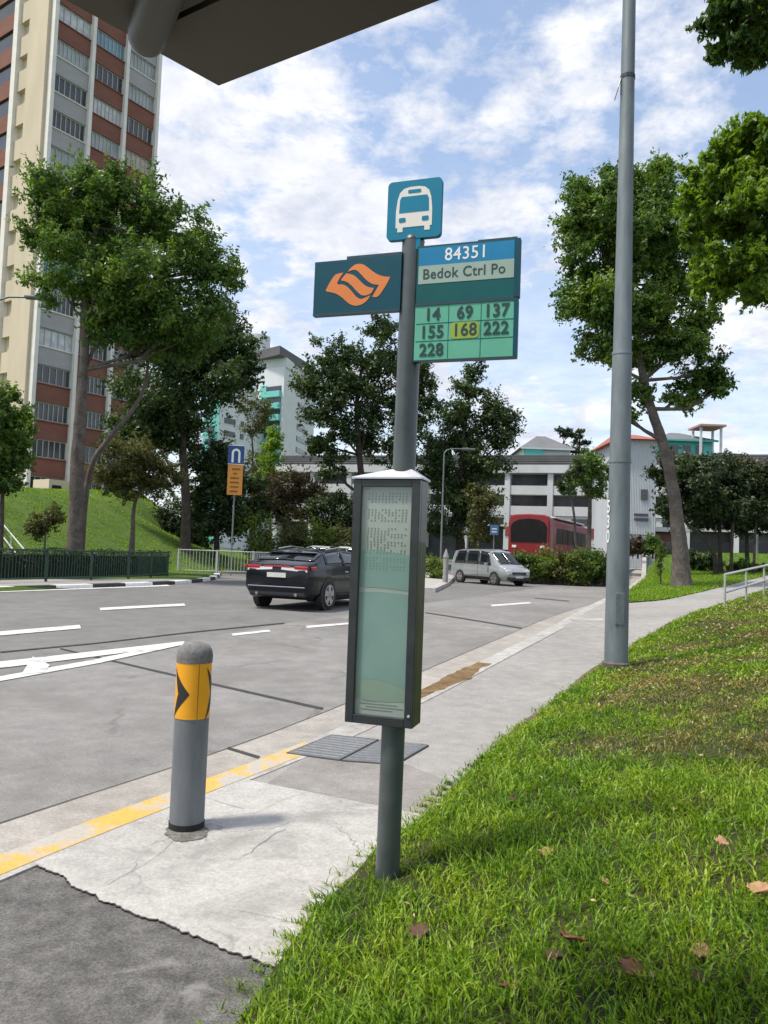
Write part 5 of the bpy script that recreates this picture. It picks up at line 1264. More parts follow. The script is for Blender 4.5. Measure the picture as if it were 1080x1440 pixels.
def car(name, label, loc, heading, stations, paint, wheels, wr, side_win, rear_win, wind_win, lower=0.0, roof_rack=False):
    rz = math.atan2(heading[1], heading[0])
    t = empty(name, tuple(loc), label, 'car', rz=rz)
    st = np.array(stations, float)
    xs = st[:, 0]
    def ring(x):
        zb, belt, w, roof = (np.interp(x, xs, st[:, k]) for k in range(1, 5))
        g = min(1.0, max(0.0, (roof - belt) / 0.35))
        return np.array([(0, zb), (0.84 * w, zb), (0.985 * w, zb + 0.17), (1.0 * w, (zb + belt) / 2 + 0.06), (0.965 * w, belt), (0.965 * w - 0.10 * w * g, belt + 0.55 * (roof - 0.06 * g - belt)), (0.965 * w - (0.19 * g + 0.03 * (1 - g)) * w, roof - 0.055 * g), (0.60 * w, roof - 0.012), (0, roof + 0.004)])
    def pos(x, k, side):
        r = ring(x); k0 = min(int(k), 7); q = r[k0] * (1 - (k - k0)) + r[k0 + 1] * (k - k0)
        return np.array([x, side * q[0], q[1]])
    xx = np.unique(np.r_[xs, np.linspace(xs[0], xs[-1], 46)])
    V = []; F = []
    for x in xx:
        r = ring(x); full = [(x, y, z) for y, z in r] + [(x, -y, z) for y, z in r[-2:0:-1]]
        V += full
    m_ = 16
    for i in range(len(xx) - 1):
        for k_ in range(m_): F.append((i * m_ + k_, (i + 1) * m_ + k_, (i + 1) * m_ + (k_ + 1) % m_, i * m_ + (k_ + 1) % m_))
    F.append(list(range(m_))); F.append([(len(xx) - 1) * m_ + k_ for k_ in range(m_)][::-1])
    me = npmesh('body', V, F, True)
    body = link('body', me, t, paint)
    md = body.modifiers.new('split', 'EDGE_SPLIT'); md.split_angle = R_(38)
    def patch(nm, x0, x1, k0, k1, side, m, dpt=0.012, taper=(0, 0), nx=8, nk=4):
        V = []; F = []
        for i in range(nx + 1):
            for j in range(nk + 1):
                f = j / nk
                xa = x0 + taper[0] * f; xb = x1 + taper[1] * f
                x = xa + (xb - xa) * i / nx; k_ = k0 + (k1 - k0) * f
                p = pos(x, k_, side); e1 = pos(x + 0.02, k_, side) - pos(x - 0.02, k_, side); e2 = pos(x, min(8, k_ + 0.05), side) - pos(x, k_ - 0.05, side)
                nn = -np.cross(e1, e2) * side; nn /= np.linalg.norm(nn) + 1e-9
                V.append(p + nn * dpt)
        for i in range(nx):
            for j in range(nk): F.append((i * (nk + 1) + j, (i + 1) * (nk + 1) + j, (i + 1) * (nk + 1) + j + 1, i * (nk + 1) + j + 1))
        o = link(nm, npmesh(nm, V, F, True), t, m)
        sdm = o.modifiers.new('thick', 'SOLIDIFY'); sdm.thickness = 0.008; sdm.offset = 0
        return o
    for x0, x1, ta, tb_ in side_win:
        for sd_ in (-1, 1): patch('side_window', x0, x1, 4.12, 5.85, sd_, m_glass, 0.012, (ta, tb_))
    for sd_ in (-1, 1):
        if rear_win: patch('rear_window', rear_win[0], rear_win[1], 6.15, 8.0, sd_, m_glass, 0.014)
        if wind_win: patch('windscreen', wind_win[0], wind_win[1], 6.15, 8.0, sd_, m_glass, 0.014)
    # door seams and sill
    for sd_ in (-1, 1):
        patch('sill_trim', wheels[0] + wr + 0.1, wheels[1] - wr - 0.1, 1.15, 2.05, sd_, m_trim, 0.010)
        for xd in (0.05,): patch('door_seam', xd, xd + 0.012, 2.0, 4.0, sd_, m_trim, 0.004, nx=1)
    for x in wheels:
        for sd_ in (-1, 1):
            w = np.interp(x, xs, st[:, 3])
            b = MB(); c = np.array([x, sd_ * (w - 0.14), wr + 0.01])
            b.tube([c, c + (0, sd_ * 0.144, 0)], wr + 0.05, 32)
            b.build('wheel_arch', m_trim, t)
            c = np.array([x, sd_ * (w - 0.135), wr]); b = MB()
            b.tube([c, c + (0, sd_ * 0.02, 0), c + (0, sd_ * 0.13, 0), c + (0, sd_ * 0.15, 0)], [wr * 0.93, wr, wr, wr * 0.92], 28)
            wo = b.build('wheel', m_tyre, t, True)
            b = MB(); cc_ = c + np.array([0, sd_ * 0.151, 0])
            for s_ in range(5):
                a = 2 * math.pi * s_ / 5 + 0.3; dv = np.array([math.cos(a), 0, math.sin(a)]); pv = np.array([-dv[2], 0, dv[0]])
                b.add([cc_ + pv * 0.05, cc_ - pv * 0.05, cc_ - pv * 0.075 + dv * wr * 0.66, cc_ + pv * 0.075 + dv * wr * 0.66] + [q + np.array([0, sd_ * 0.012, 0]) for q in (cc_ + pv * 0.05, cc_ - pv * 0.05, cc_ - pv * 0.075 + dv * wr * 0.66, cc_ + pv * 0.075 + dv * wr * 0.66)], [(0, 1, 2, 3), (4, 5, 6, 7), (0, 1, 5, 4), (1, 2, 6, 5), (2, 3, 7, 6), (3, 0, 4, 7)])
            for k_ in range(28):
                a, a2 = 2 * math.pi * k_ / 28, 2 * math.pi * (k_ + 1) / 28
                b.add([cc_ + np.array([math.cos(q) * wr * r, sd_ * 0.010, math.sin(q) * wr * r]) for q, r in ((a, 0.64), (a2, 0.64), (a2, 0.72), (a, 0.72))], [(0, 1, 2, 3)])
            b.build('rim', m_rim, wo)
    for sd_ in (-1, 1):
        xm = side_win[-1][1] - 0.25; w = np.interp(xm, xs, st[:, 3]); zb = np.interp(xm, xs, st[:, 2])
        b = MB(); b.box((xm, sd_ * (w + 0.09), zb + 0.09), (0.12, 0.2, 0.14)); b.build('wing_mirror', paint, t, bevel=0.03)
    return t, patch, pos
SUV = [(-2.36, 0.48, 0.92, 0.78, 0.96), (-2.31, 0.36, 1.05, 0.86, 1.08), (-2.2, 0.30, 1.08, 0.90, 1.12), (-2.0, 0.25, 1.085, 0.925, 1.18), (-1.6, 0.22, 1.08, 0.935, 1.33), (-1.25, 0.21, 1.07, 0.94, 1.43), (-0.4, 0.20, 1.04, 0.94, 1.50), (0.3, 0.20, 1.01, 0.94, 1.48), (0.75, 0.20, 0.99, 0.935, 1.34), (1.25, 0.21, 0.97, 0.93, 1.08), (1.5, 0.22, 0.95, 0.92, 1.01), (2.0, 0.25, 0.88, 0.88, 0.92), (2.28, 0.31, 0.76, 0.78, 0.79), (2.36, 0.41, 0.60, 0.66, 0.62)]
ax = np.array([-2.15, 19.12]); fwd = np.array([0.3567, 0.9342])
cpos = ax + fwd * 1.42; cz = zroad(*ax)
t, patch, pos = car('black_car', 'black coupe-roofed sport utility car seen from behind, half hidden by the timetable case', (cpos[0], cpos[1], cz), fwd, SUV, m_black, (-1.42, 1.35), 0.36, [(-1.55, -0.55, 0.12, 0.0), (-0.50, 0.50, 0.0, -0.12), (0.55, 0.98, 0.0, -0.22)], (-1.98, -1.30), (0.42, 1.18))
b = MB()
for sd_ in (-1, 1):
    b = MB(); b.add([pos(-2.335, 3.70, sd_) + (-0.02, 0, 0), pos(-2.335, 3.95, sd_) + (-0.02, 0, 0.02), (-2.365, sd_ * 0.12, 1.03), (-2.37, sd_ * 0.12, 0.96)], [(0, 1, 2, 3)]); b.build('light_bar', m_clear, t)
    b = MB(); b.box((-2.325, sd_ * 0.63, 1.01), (0.08, 0.36, 0.08)); b.build('tail_lamp', m_tail, t, bevel=0.02)
    b = MB(); b.box((-2.18, sd_ * 0.885, 1.01), (0.24, 0.05, 0.08)); b.build('tail_lamp', m_tail, t, bevel=0.02)
    b = MB(); b.tube([(-2.3, sd_ * 0.52, 0.38), (-2.37, sd_ * 0.52, 0.38)], 0.04, 10); b.build('exhaust_tip', m_chrome, t)
b = MB(); b.box((-2.345, 0, 1.03), (0.05, 0.7, 0.035)); b.build('light_strip', m_tail, t, bevel=0.01)
b = MB(); b.box((-2.372, 0, 0.83), (0.02, 0.5, 0.11)); b.build('number_plate', m_plate, t)
b = MB(); b.box((-2.335, 0, 0.555), (0.1, 1.52, 0.028)); b.build('chrome_strip', m_chrome, t, bevel=0.01)
b = MB(); b.box((-2.26, 0, 0.42), (0.16, 1.5, 0.2)); b.build('rear_bumper', m_trim, t, bevel=0.05)
b = MB(); b.box((-1.52, 0, 1.365), (0.30, 1.25, 0.03)); b.build('roof_spoiler', m_black, t, bevel=0.012)
for sd_ in (-1, 1):
    b = MB(); b.tube([(-1.1, sd_ * 0.66, 1.46), (-0.4, sd_ * 0.68, 1.525), (0.3, sd_ * 0.67, 1.50)], 0.018, 6); b.build('roof_rail', m_chrome, t)
    b = MB(); b.box((-0.40, sd_ * 0.95, 0.92), (0.2, 0.03, 0.03)); b.build('door_handle', m_chrome, t, bevel=0.008)

VAN = [(-2.35, 0.45, 0.90, 0.80, 1.20), (-2.3, 0.36, 1.0, 0.86, 1.55), (-2.15, 0.28, 1.02, 0.88, 1.78), (-1.6, 0.24, 1.02, 0.89, 1.86), (0.2, 0.24, 1.0, 0.89, 1.87), (0.85, 0.24, 0.98, 0.89, 1.78), (1.35, 0.24, 0.97, 0.88, 1.38), (1.75, 0.26, 0.95, 0.87, 1.05), (2.15, 0.3, 0.86, 0.82, 0.92), (2.32, 0.36, 0.74, 0.75, 0.78), (2.38, 0.44, 0.60, 0.68, 0.62)]
vp = at(688, 822, 41); hd = np.array([0.52, -0.854])
t, patch, pos = car('silver_van', 'silver people carrier turning at the junction with its dark front towards the lamp post', (vp[0], vp[1], zroad(vp[0], vp[1])), hd, VAN, m_silver, (-1.45, 1.42), 0.33, [(-2.0, -1.0, 0.1, 0.0), (-0.95, 0.1, 0, 0), (0.15, 1.15, 0, -0.35)], (-2.33, -2.18), (0.95, 1.68))
for sd_ in (-1, 1):
    b = MB(); b.box((2.22, sd_ * 0.62, 0.76), (0.2, 0.3, 0.13)); b.build('headlight', m_clear, t, bevel=0.04)
b = MB(); b.box((2.33, 0, 0.62), (0.1, 0.95, 0.20)); b.build('grille', m_trim, t, bevel=0.03)
b = MB(); b.box((2.31, 0, 0.38), (0.16, 1.45, 0.2)); b.build('front_bumper', m_trim, t, bevel=0.05)
b = MB(); b.box((2.395, 0, 0.47), (0.02, 0.5, 0.11)); b.build('number_plate', m_plate, t)
SED = [(-2.2, 0.4, 0.85, 0.75, 0.9), (-2.0, 0.28, 0.95, 0.84, 1.02), (-1.5, 0.22, 0.95, 0.86, 1.15), (-0.9, 0.2, 0.94, 0.87, 1.42), (0.1, 0.2, 0.92, 0.87, 1.46), (0.7, 0.2, 0.92, 0.87, 1.25), (1.2, 0.22, 0.9, 0.86, 0.98), (1.9, 0.26, 0.8, 0.8, 0.85), (2.2, 0.36, 0.62, 0.68, 0.66)]
for px, dp, lab in ((445, 43, 'white car roof showing behind the black car, the left of two'), (484, 44, 'white car behind the black car next to the timetable case edge')):
    p = at(px, 800, dp); p[2] = zroad(p[0], p[1]) + 0.28
    t, patch, pos = car('white_car', lab, tuple(p), np.array([-0.95, 0.3]), SED, m_whitec, (-1.35, 1.3), 0.31, [(-1.2, -0.4, 0.25, 0), (-0.35, 0.85, 0, -0.3)], (-1.5, -0.95), (0.4, 1.1))
    for sd_ in (-1, 1):
        b = MB(); b.box((2.05, sd_ * 0.55, 0.68), (0.2, 0.28, 0.1)); b.build('headlight', m_clear, t, bevel=0.03)
        b = MB(); b.box((-2.1, sd_ * 0.6, 0.78), (0.15, 0.25, 0.1)); b.build('tail_lamp', m_tail, t, bevel=0.03)
b = MB(); n = 4; pq = [np.array(at(a, 800, d)[:2]) for a, d in ((395, 40.5), (540, 41), (545, 48), (400, 48))]
b.add([(*p, zroad(*p) - 0.05) for p in pq] + [(*p, zroad(*p) + 0.28) for p in pq], [list(range(n, 2 * n))] + [(i, (i + 1) % n, n + (i + 1) % n, n + i) for i in range(n)])
o = b.build('car_park_apron', M['asphalt']); o['kind'] = 'structure'

FORE_Z = 1.12
fq = [np.array(at(a, 800, d)[:2]) for a, d in ((655, 45.2), (705, 44.6), (850, 44.6), (905, 62), (640, 64))]
b = MB(); n = len(fq)
b.add([(*p, -0.1) for p in fq] + [(*p, FORE_Z - 0.03) for p in fq], [list(range(n, 2 * n))] + [(i, (i + 1) % n, n + (i + 1) % n, n + i) for i in range(n)])
o = b.build('raised_forecourt', M['walk']); o['kind'] = 'structure'
def bus():
    m_red = mat('red bus paint', (0.22, 0.008, 0.011), 0.4, 0.12, 2, coat=0.2); m_bglass = mat('dark bus glass', (0.012, 0.010, 0.010), 0.35, 0.3, 2, spec=0.2)
    m_dred = mat('dark red bus panel', (0.17, 0.012, 0.016), 0.4, 0.1, 2)
    m_wh = mat('white bus roof', (0.66, 0.65, 0.64), 0.4, 0.06, 2)
    hd = np.array([-0.43, -0.903]); p = at(742, 800, 45.5); p[2] = FORE_Z - 0.03
    t = empty('red_bus', tuple(p), 'red single-deck bus with large arched dark end window behind the junction shrubs', 'bus', rz=math.atan2(hd[1], hd[0]))
    W2, L2 = 1.25, 11.5
    sec = [(-W2, 0.32), (W2, 0.32), (W2, 2.55), (W2 - 0.10, 2.85), (W2 - 0.35, 2.98), (0, 3.02), (-W2 + 0.35, 2.98), (-W2 + 0.10, 2.85), (-W2, 2.55)]
    b = MB(); k = len(sec); V = []
    for x, s_, dzz in ((0.0, 0.95, 0.06), (-0.08, 1.0, 0.12), (-1.2, 1.0, 0.10), (-1.8, 1.0, 0.0), (-L2, 1.0, 0.0)):
        V += [(x, y * s_, z + (dzz if z > 2.6 else 0)) for y, z in sec]
    F = [(i * k + j, i * k + (j + 1) % k, (i + 1) * k + (j + 1) % k, (i + 1) * k + j) for i in range(4) for j in range(k)] + [list(range(k)), [4 * k + j for j in range(k)][::-1]]
    b.add(V, F); b.build('body', m_red, t, True)
    arch = [(-1.08, 1.45), (1.08, 1.45), (1.10, 2.35), (0.95, 2.62), (0.6, 2.80), (0, 2.86), (-0.6, 2.80), (-0.95, 2.62), (-1.10, 2.35)]
    b = MB(); b.prism(arch, (0, 0, 0), (0, 1, 0), (0, 0, 1), (1, 0, 0), 0.004, 0.03); b.build('windscreen', m_bglass, t)
    b = MB(); b.prism([(-1.0, 0.5), (1.0, 0.5), (1.0, 0.95), (-1.0, 0.95)], (0, 0, 0), (0, 1, 0), (0, 0, 1), (1, 0, 0), 0.004, 0.03); b.build('lower_panel', m_dred, t)
    for s_ in (-1, 1):
        b = MB(); b.box((0.03, s_ * 0.85, 1.18), (0.06, 0.28, 0.16)); b.build('headlight', m_clear, t, bevel=0.03)
        for x in np.arange(-1.9, -11, -1.55):
            b = MB(); b.box((x - 0.68, s_ * (W2 + 0.006), 1.92), (1.42, 0.02, 0.95)); b.build('side_window', m_bglass, t)
        for x in (-2.6, -8.6):
            b = MB(); c = np.array([x, s_ * (W2 - 0.28), 0.48]); b.tube([c, c + (0, s_ * 0.3, 0)], 0.48, 24); w_ = b.build('wheel', m_tyre, t, True)
            b = MB(); b.tube([c + (0, s_ * 0.3, 0), c + (0, s_ * 0.31, 0)], 0.27, 20); b.build('rim', m_rim, w_)
    b = MB(); b.box((-L2 / 2 - 1, 0, 3.05), (L2 - 2.2, 2.2, 0.1)); b.build('roof_cover', m_wh, t, bevel=0.04)
bus()

# ------------------------------------------------------------------ buildings
m_brick = mat('brick red spandrel', (0.205, 0.086, 0.062), 0.9, 0.14, 0.7, stretch=(1, 1, 3))
m_grey = mat('grey spandrel', (0.36, 0.35, 0.35), 0.9, 0.08, 0.7, stretch=(1, 1, 3))
m_cream_w = mat('cream wall paint', (0.60, 0.51, 0.385), 0.9, 0.10, 0.5, stretch=(1, 1, 0.25))
m_fin = mat('white fin paint', (0.74, 0.71, 0.66), 0.8, 0.08, 1.5)
m_pdark = mat('dark window pane', (0.03, 0.035, 0.04), 0.12, 0.3, 0.8, spec=0.8)
m_ppale = mat('curtained window pane', (0.30, 0.34, 0.34), 0.2, 0.25, 1.2, spec=0.7)
m_pbeige = mat('beige curtain pane', (0.38, 0.33, 0.25), 0.25, 0.3, 1.5, spec=0.7)
m_pwhite = mat('white curtain pane', (0.50, 0.52, 0.52), 0.25, 0.3, 1.8, spec=0.7)
m_pblue = mat('blue window pane', (0.10, 0.26, 0.36), 0.15, 0.3, 0.8, spec=0.8)
m_frame = mat('window frame', (0.42, 0.42, 0.41), 0.6, 0.1, 3)
m_stair_shade = mat('painted stair shade', (0.075, 0.06, 0.045), 0.9, 0.3, 1.0)  # dark colour painted in for shade behind the landings
def tower():
    P0 = at(45, 560, 57)[:2]; P1 = at(213, 260, 66)[:2]
    d = (P1 - P0); L = np.linalg.norm(d); d /= L; n = np.array([d[1], -d[0]])
    d3 = np.array([*d, 0]); n3 = np.array([*n, 0]); o = np.array([*P0, 0])
    z0 = 3.6; fl = 2.80; NF = 16; zt = z0 + fl * NF + 1.2
    t = empty('apartment_tower', (P0[0], P0[1], z0), 'tall apartment tower with cream stair wall and brick red and grey window bands', 'building')
    # main volume behind the facade
    def poly_box(name, u0, u1, v0, v1, za, zb, m, bevel=0.0):
        b = MB(); b.box(o + d3 * (u0 + u1) / 2 + n3 * (v0 + v1) / 2 + UZ * (za + zb) / 2, (u1 - u0, v1 - v0, zb - za), d3, n3); return b.build(name, m, t, bevel=bevel)
    poly_box('core_wall', 0.0, L - 0.02, -12, -0.35, z0 - 2, zt, m_cream_w)
    bays = 3; bw = L / bays
    for k in range(bays + 1): poly_box('fin', k * bw - 0.15, k * bw + 0.15, -0.35, 0.35 if k else 0.2, z0 - 2, zt + 0.4, m_fin)
    cols = {0: 'rgggggggggrrrrrr', 1: 'rrrrrrrrrrrrrrrr', 2: 'grrrrrrrrrrrrrrr'}
    pat = [[('g' if 4 <= f <= 12 else 'r') for f in range(NF)], ['r'] * NF, ['r'] * NF]
    pat[2][13] = 'g'; pat[2][14] = 'g'
    for k in range(bays):
        u0, u1 = k * bw + 0.151, (k + 1) * bw - 0.151
        for f in range(NF):
            zb = z0 + f * fl
            poly_box('spandrel', u0, u1, -0.345, 0.05, zb, zb + 1.32, m_grey if pat[k][f] == 'g' else m_brick)
            poly_box('ledge', u0, u1, -0.30, 0.13, zb + 1.322, zb + 1.40, m_fin if pat[k][f] == 'g' else m_brick)
            # window: frame with mullions and a pane
            b = MB(); za, zc = zb + 1.402, zb + fl - 0.004
            nm_ = random.choice([5, 6, 6, 7, 8])
            for q in range(nm_ + 1):
                uu = u0 + 0.03 + (u1 - u0 - 0.06) * q / nm_
                b.box(o + d3 * uu - n3 * 0.10 + UZ * (za + zc) / 2, (0.06, 0.08, zc - za), d3, n3)
            b.box(o + d3 * (u0 + u1) / 2 - n3 * 0.10 + UZ * (zc - 0.04), (u1 - u0, 0.082, 0.08), d3, n3); b.box(o + d3 * (u0 + u1) / 2 - n3 * 0.10 + UZ * (za + 0.04), (u1 - u0, 0.082, 0.08), d3, n3)
            wf = b.build('window', m_frame, t)
            b = MB(); b.add([o + d3 * a - n3 * 0.12 + UZ * z for a, z in ((u0, za), (u1, za), (u1, zc), (u0, zc))], [(0, 1, 2, 3)])
            b.build('pane', random.choice([m_pdark, m_pdark, m_ppale, m_ppale, m_pblue, m_pbeige, m_pwhite]) if f > 3 else m_pdark, wf)
    poly_box('roof_parapet', -0.2, L + 0.2, -12.2, 0.4, zt + 0.401, zt + 1.4, m_fin)
    # cream stair wall turning away to the left, with open landings
    T = 7.2
    e3 = -n3      # leftwards
    def wall_box(name, a0, a1, w0, w1, za, zb, m):
        b = MB(); b.box(o + e3 * (a0 + a1) / 2 - d3 * (w0 + w1) / 2 + UZ * (za + zb) / 2, (a1 - a0, w1 - w0, zb - za), e3, d3); return b.build(name, m, t)
    wall_box('stair_wall', 0.36, 2.9, 0.0, 0.4, z0 - 2.5, zt, m_cream_w)
    wall_box('stair_pier', 4.2, 4.8, 0.0, 0.6, z0 - 2.5, zt, m_fin)
    wall_box('stair_back_wall', 2.9, 8.8, -2.6, -2.3, z0 - 2.5, zt, m_cream_w)
    for f in range(NF):
        zb = z0 + f * fl - 0.5
        wall_box('landing_parapet', 2.902, 4.198, -2.29, 0.34, zb, zb + 1.6, m_cream_w)
    for f in range(NF):
        zb = z0 + f * fl - 0.5
        wall_box('stair_shade_panel', 2.905, 4.195, -0.75, -0.6, z0 + f * fl + 1.102, z0 + f * fl + fl - 0.502, m_stair_shade); wall_box('side_spandrel', 4.802, 9.5, 0.0, 0.35, zb, zb + 1.4, m_brick)  # dark panel added to put shade into each stair opening
        wall_box('side_window_band', 4.802, 9.5, 0.1, 0.2, zb + 1.402, zb + fl - 0.002, m_pdark)
    # low bin room at the foot
    q = o + d3 * 1.4 + n3 * 2.0
    b = MB(); b.box((q[0], q[1], z0 + 0.9), (3.0, 2.0, 3.0), d3, n3); b.build('bin_room', m_cream_w, t)
    b = MB(); b.box((q[0] + n3[0] * 1.02 - d3[0] * 0.9, q[1] + n3[1] * 1.02 - d3[1] * 0.9, z0 + 1.0), (0.7, 0.06, 2.0), d3, n3); b.build('door', m_pdark, t)
tower()

def teal_block():
    m_tw = mat('white block paint', (0.62, 0.63, 0.66), 0.9, 0.07, 0.25)
    m_tl = mat('teal block paint', (0.16, 0.50, 0.46), 0.8, 0.15, 0.3)
    m_rf = mat('dark roof slab', (0.12, 0.11, 0.12), 0.8, 0.15, 0.3)
    dp = 170
    def col(px): return at(px, 775, dp)[:2]
    def H(py, px=400): return at(px, py, dp)[2]
    base = at(400, 775, dp)
    t = empty('slab_block', (base[0], base[1], 1.0), 'white and teal high-rise flats with dark roof edge beyond the dark left tree', 'building')
    fl = 17.0 / 1080 * dp
    # frontal white end, receding to the right
    A = np.array(at(389, 775, dp)[:2]); B = np.array(at(434, 775, dp + 24)[:2]); Cc = np.array(at(352, 775, dp + 4)[:2])
    def face(name, P, Q, z0, z1, m, dn=0.0, th=0.4):
        d = Q - P; L = np.linalg.norm(d); d = d / L; n = np.array([d[1], -d[0]])
        b = MB(); c = (P + Q) / 2 + n * dn; b.box((c[0], c[1], (z0 + z1) / 2), (L, th, z1 - z0), (*d, 0), (*n, 0)); return b.build(name, m, t)
    ztop = H(512, 403)
    def vol(name, pts, z0, z1, m):
        b = MB(); n = len(pts); b.add([(p[0], p[1], z0) for p in pts] + [(p[0], p[1], z1) for p in pts], [list(range(n))[::-1], list(range(n, 2 * n))] + [(i, (i + 1) % n, n + (i + 1) % n, n + i) for i in range(n)]); return b.build(name, m, t)
    D = B + (Cc - A)
    vol('main_wall', [A, B, D, Cc], -1, ztop, m_tw)
    g = 1.0
    n1 = np.array([0.5, -0.86])
    vol('roof_slab', [A + (-1, -2), B + (2, -1), D + (1, 2), Cc + (-2, 1)], ztop + 2.2, ztop + 4.2, m_rf)
    vol('upper_wall', [A * 0.99 + B * 0.01 + (0.3, 0.3), B, D, Cc + (0.3, 0.3)], ztop + 0.01, ztop + 2.2, m_tw)
    dAB = (B - A) / np.linalg.norm(B - A); nAB = np.array([dAB[1], -dAB[0]]); LAB = np.linalg.norm(B - A)
    dCA = (A - Cc) / np.linalg.norm(A - Cc); nCA = np.array([dCA[1], -dCA[0]]); LCA = np.linalg.norm(A - Cc)
    for f in range(11):
        z = ztop - 6.5 - f * fl
        if z < 6: break
        q = A + dAB * LAB * 0.60 + nAB * 0.05
        b = MB(); b.box((q[0], q[1], z), (LAB * 0.34, 0.25, 1.1), (*dAB, 0), (*nAB, 0)); b.build('slot_window', m_pdark, t)
        q = Cc + dCA * LCA * 0.62 + nCA * 0.4
        b = MB(); b.box((q[0], q[1], z + 0.3), (LCA * 0.62, 1.0, 1.35), (*dCA, 0), (*nCA, 0)); b.build('balcony', m_tl, t)
        b = MB(); q = Cc + dCA * LCA * 0.62 + nCA * 0.06; b.box((q[0], q[1], z + 1.6), (LCA * 0.58, 0.2, 1.2), (*dCA, 0), (*nCA, 0)); b.build('balcony_window', m_pdark, t)
    q = Cc + dCA * LCA * 0.25 + nCA * 0.12
    b = MB(); b.box((q[0], q[1], ztop / 2 - 2), (LCA * 0.22, 0.3, ztop - 4), (*dCA, 0), (*nCA, 0)); b.build('teal_panel', m_tl, t)
    b = MB(); c = at(362, 480, dp + 10); b.tube([np.array([c[0], c[1], ztop - 5]), np.array([c[0], c[1], at(362, 474, dp + 10)[2]])], 3.0, 24); b.build('water_tank', m_tw, t, True)
    # lower wing to the left
    E = np.array(at(335, 775, dp - 8)[:2]); Fp = np.array(at(299, 775, dp - 14)[:2]); zl = at(320, 545, dp - 10)[2]
    back = np.array([3.0, 12.0]); vol('wing_wall', [Fp, E, E + back, Fp + back], -1, zl, m_tw)
    dF = (E - Fp) / np.linalg.norm(E - Fp); nF = np.array([dF[1], -dF[0]]); LF = np.linalg.norm(E - Fp)
    for f in range(9):
        z = zl - 7 - f * fl
        if z < 5: break
        for fr_, ww in ((0.42, 0.42), (0.92, 0.12)):
            q = Fp + dF * LF * fr_ + nF * 0.05; b = MB(); b.box((q[0], q[1], z), (LF * ww, 0.25, 1.1), (*dF, 0), (*nF, 0)); b.build('slot_window', m_pdark, t)
    G0 = np.array(at(277, 775, dp - 12)[:2]); vol('teal_wing', [G0, Fp + (-0.05, 0.5), Fp + back, G0 + back], -1, zl - 2, m_tl)
    for f in range(9):
        z = zl - 9 - f * fl
        if z < 5: break
        dG = (Fp - G0) / np.linalg.norm(Fp - G0); nG = np.array([dG[1], -dG[0]]); q = (G0 + Fp) / 2 + nG * 0.3
        b = MB(); b.box((q[0], q[1], z), (2.0, 0.3, 1.2), (*dG, 0), (*nG, 0)); b.build('teal_wing_window', m_pdark, t)
teal_block()

def car_park():
    m_cw = mat('white car park paint', (0.56, 0.57, 0.58), 0.9, 0.10, 0.6, stretch=(1, 1, 0.4))
    m_slat = mat('dark roof slats', (0.10, 0.10, 0.105), 0.8, 0.2, 0.6)
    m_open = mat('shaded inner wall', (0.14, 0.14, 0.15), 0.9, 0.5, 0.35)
    A = np.array(at(385, 775, 90)[:2]); B = np.array(at(1180, 775, 73)[:2])
    d = B - A; L = np.linalg.norm(d); d /= L; n = np.array([d[1], -d[0]])
    o = np.array([*A, 0]); d3, n3 = np.array([*d, 0]), np.array([*n, 0])
    t = empty('car_park_building', (A[0], A[1], 1.0), 'long white multi-storey block with open decks and dark slatted roof band', 'building')
    def bxp(name, u0, u1, v0, v1, z0, z1, m):
        b = MB(); b.box(o + d3 * (u0 + u1) / 2 + n3 * (v0 + v1) / 2 + UZ * (z0 + z1) / 2, (u1 - u0, v1 - v0, z1 - z0), d3, n3); return b.build(name, m, t)
    za = at(750, 640, 83)[2]; zb = at(750, 656, 83)[2]; zc = at(750, 667, 83)[2]
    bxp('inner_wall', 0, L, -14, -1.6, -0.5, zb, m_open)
    b = MB()
    for k in range(5):
        z = zb + 0.02 + (za - zb) * (k + 0.5) / 5; b.box(o + d3 * L / 2 - n3 * 0.9 + UZ * z, (L, 0.12, (za - zb) / 5 * 0.72), d3, n3)
    b.build('roof_slats', m_slat, t)
    bxp('roof_deck', 0, L, -14, -1.1, zb + 0.001, zb + 0.5, m_slat)
    bxp('roof_screen', 0, L, -1.3, -1.1, zb + 0.501, za - 0.1, m_slat)
    bxp('roof_beam', -0.5, L + 0.5, -1.59, 0.35, zc, zb, m_cw)
    for (pa, pb_) in ((684.5, 697), (713, 726)):
        z1, z0 = at(750, pa, 83)[2], at(750, pb_, 83)[2]; bxp('deck_parapet', 0, L, -1.58, 0.0, z0, z1, m_cw)
    z1, z0 = at(750, 726.5, 83)[2], at(750, 742, 83)[2]
    bxp('window_wall', 0, L, -1.58, -0.12, z0, z1, m_cw)
    bxp('shop_fascia', L * 0.46, L * 0.64, -1.57, 0.2, z0 - 1.0, z0 - 0.01, mat('dull red fascia', (0.22, 0.05, 0.06), 0.7, 0.2, 0.6))
    bxp('ground_wall', 0, L, -1.57, -1.0, -0.5, z0 - 1.01, mat('dark shopfront', (0.035, 0.035, 0.045), 0.4, 0.4, 0.4))
    nb = 13
    for k in range(nb + 1):
        u = L * k / nb; bxp('column', u - 0.28, u + 0.28, -1.56, 0.12, z0 - 2.5 if k % 2 else z0 - 2.5, zc - 0.002, m_cw)
    for k in range(nb):
        for q in (0.22, 0.62, 0.85):
            u = L * (k + q) / nb; bxp('window', u - 0.55, u + 0.55, -0.118, -0.09, z0 + 0.25, z1 - 0.25, m_pdark)
    # panel joints on the parapets
car_park()

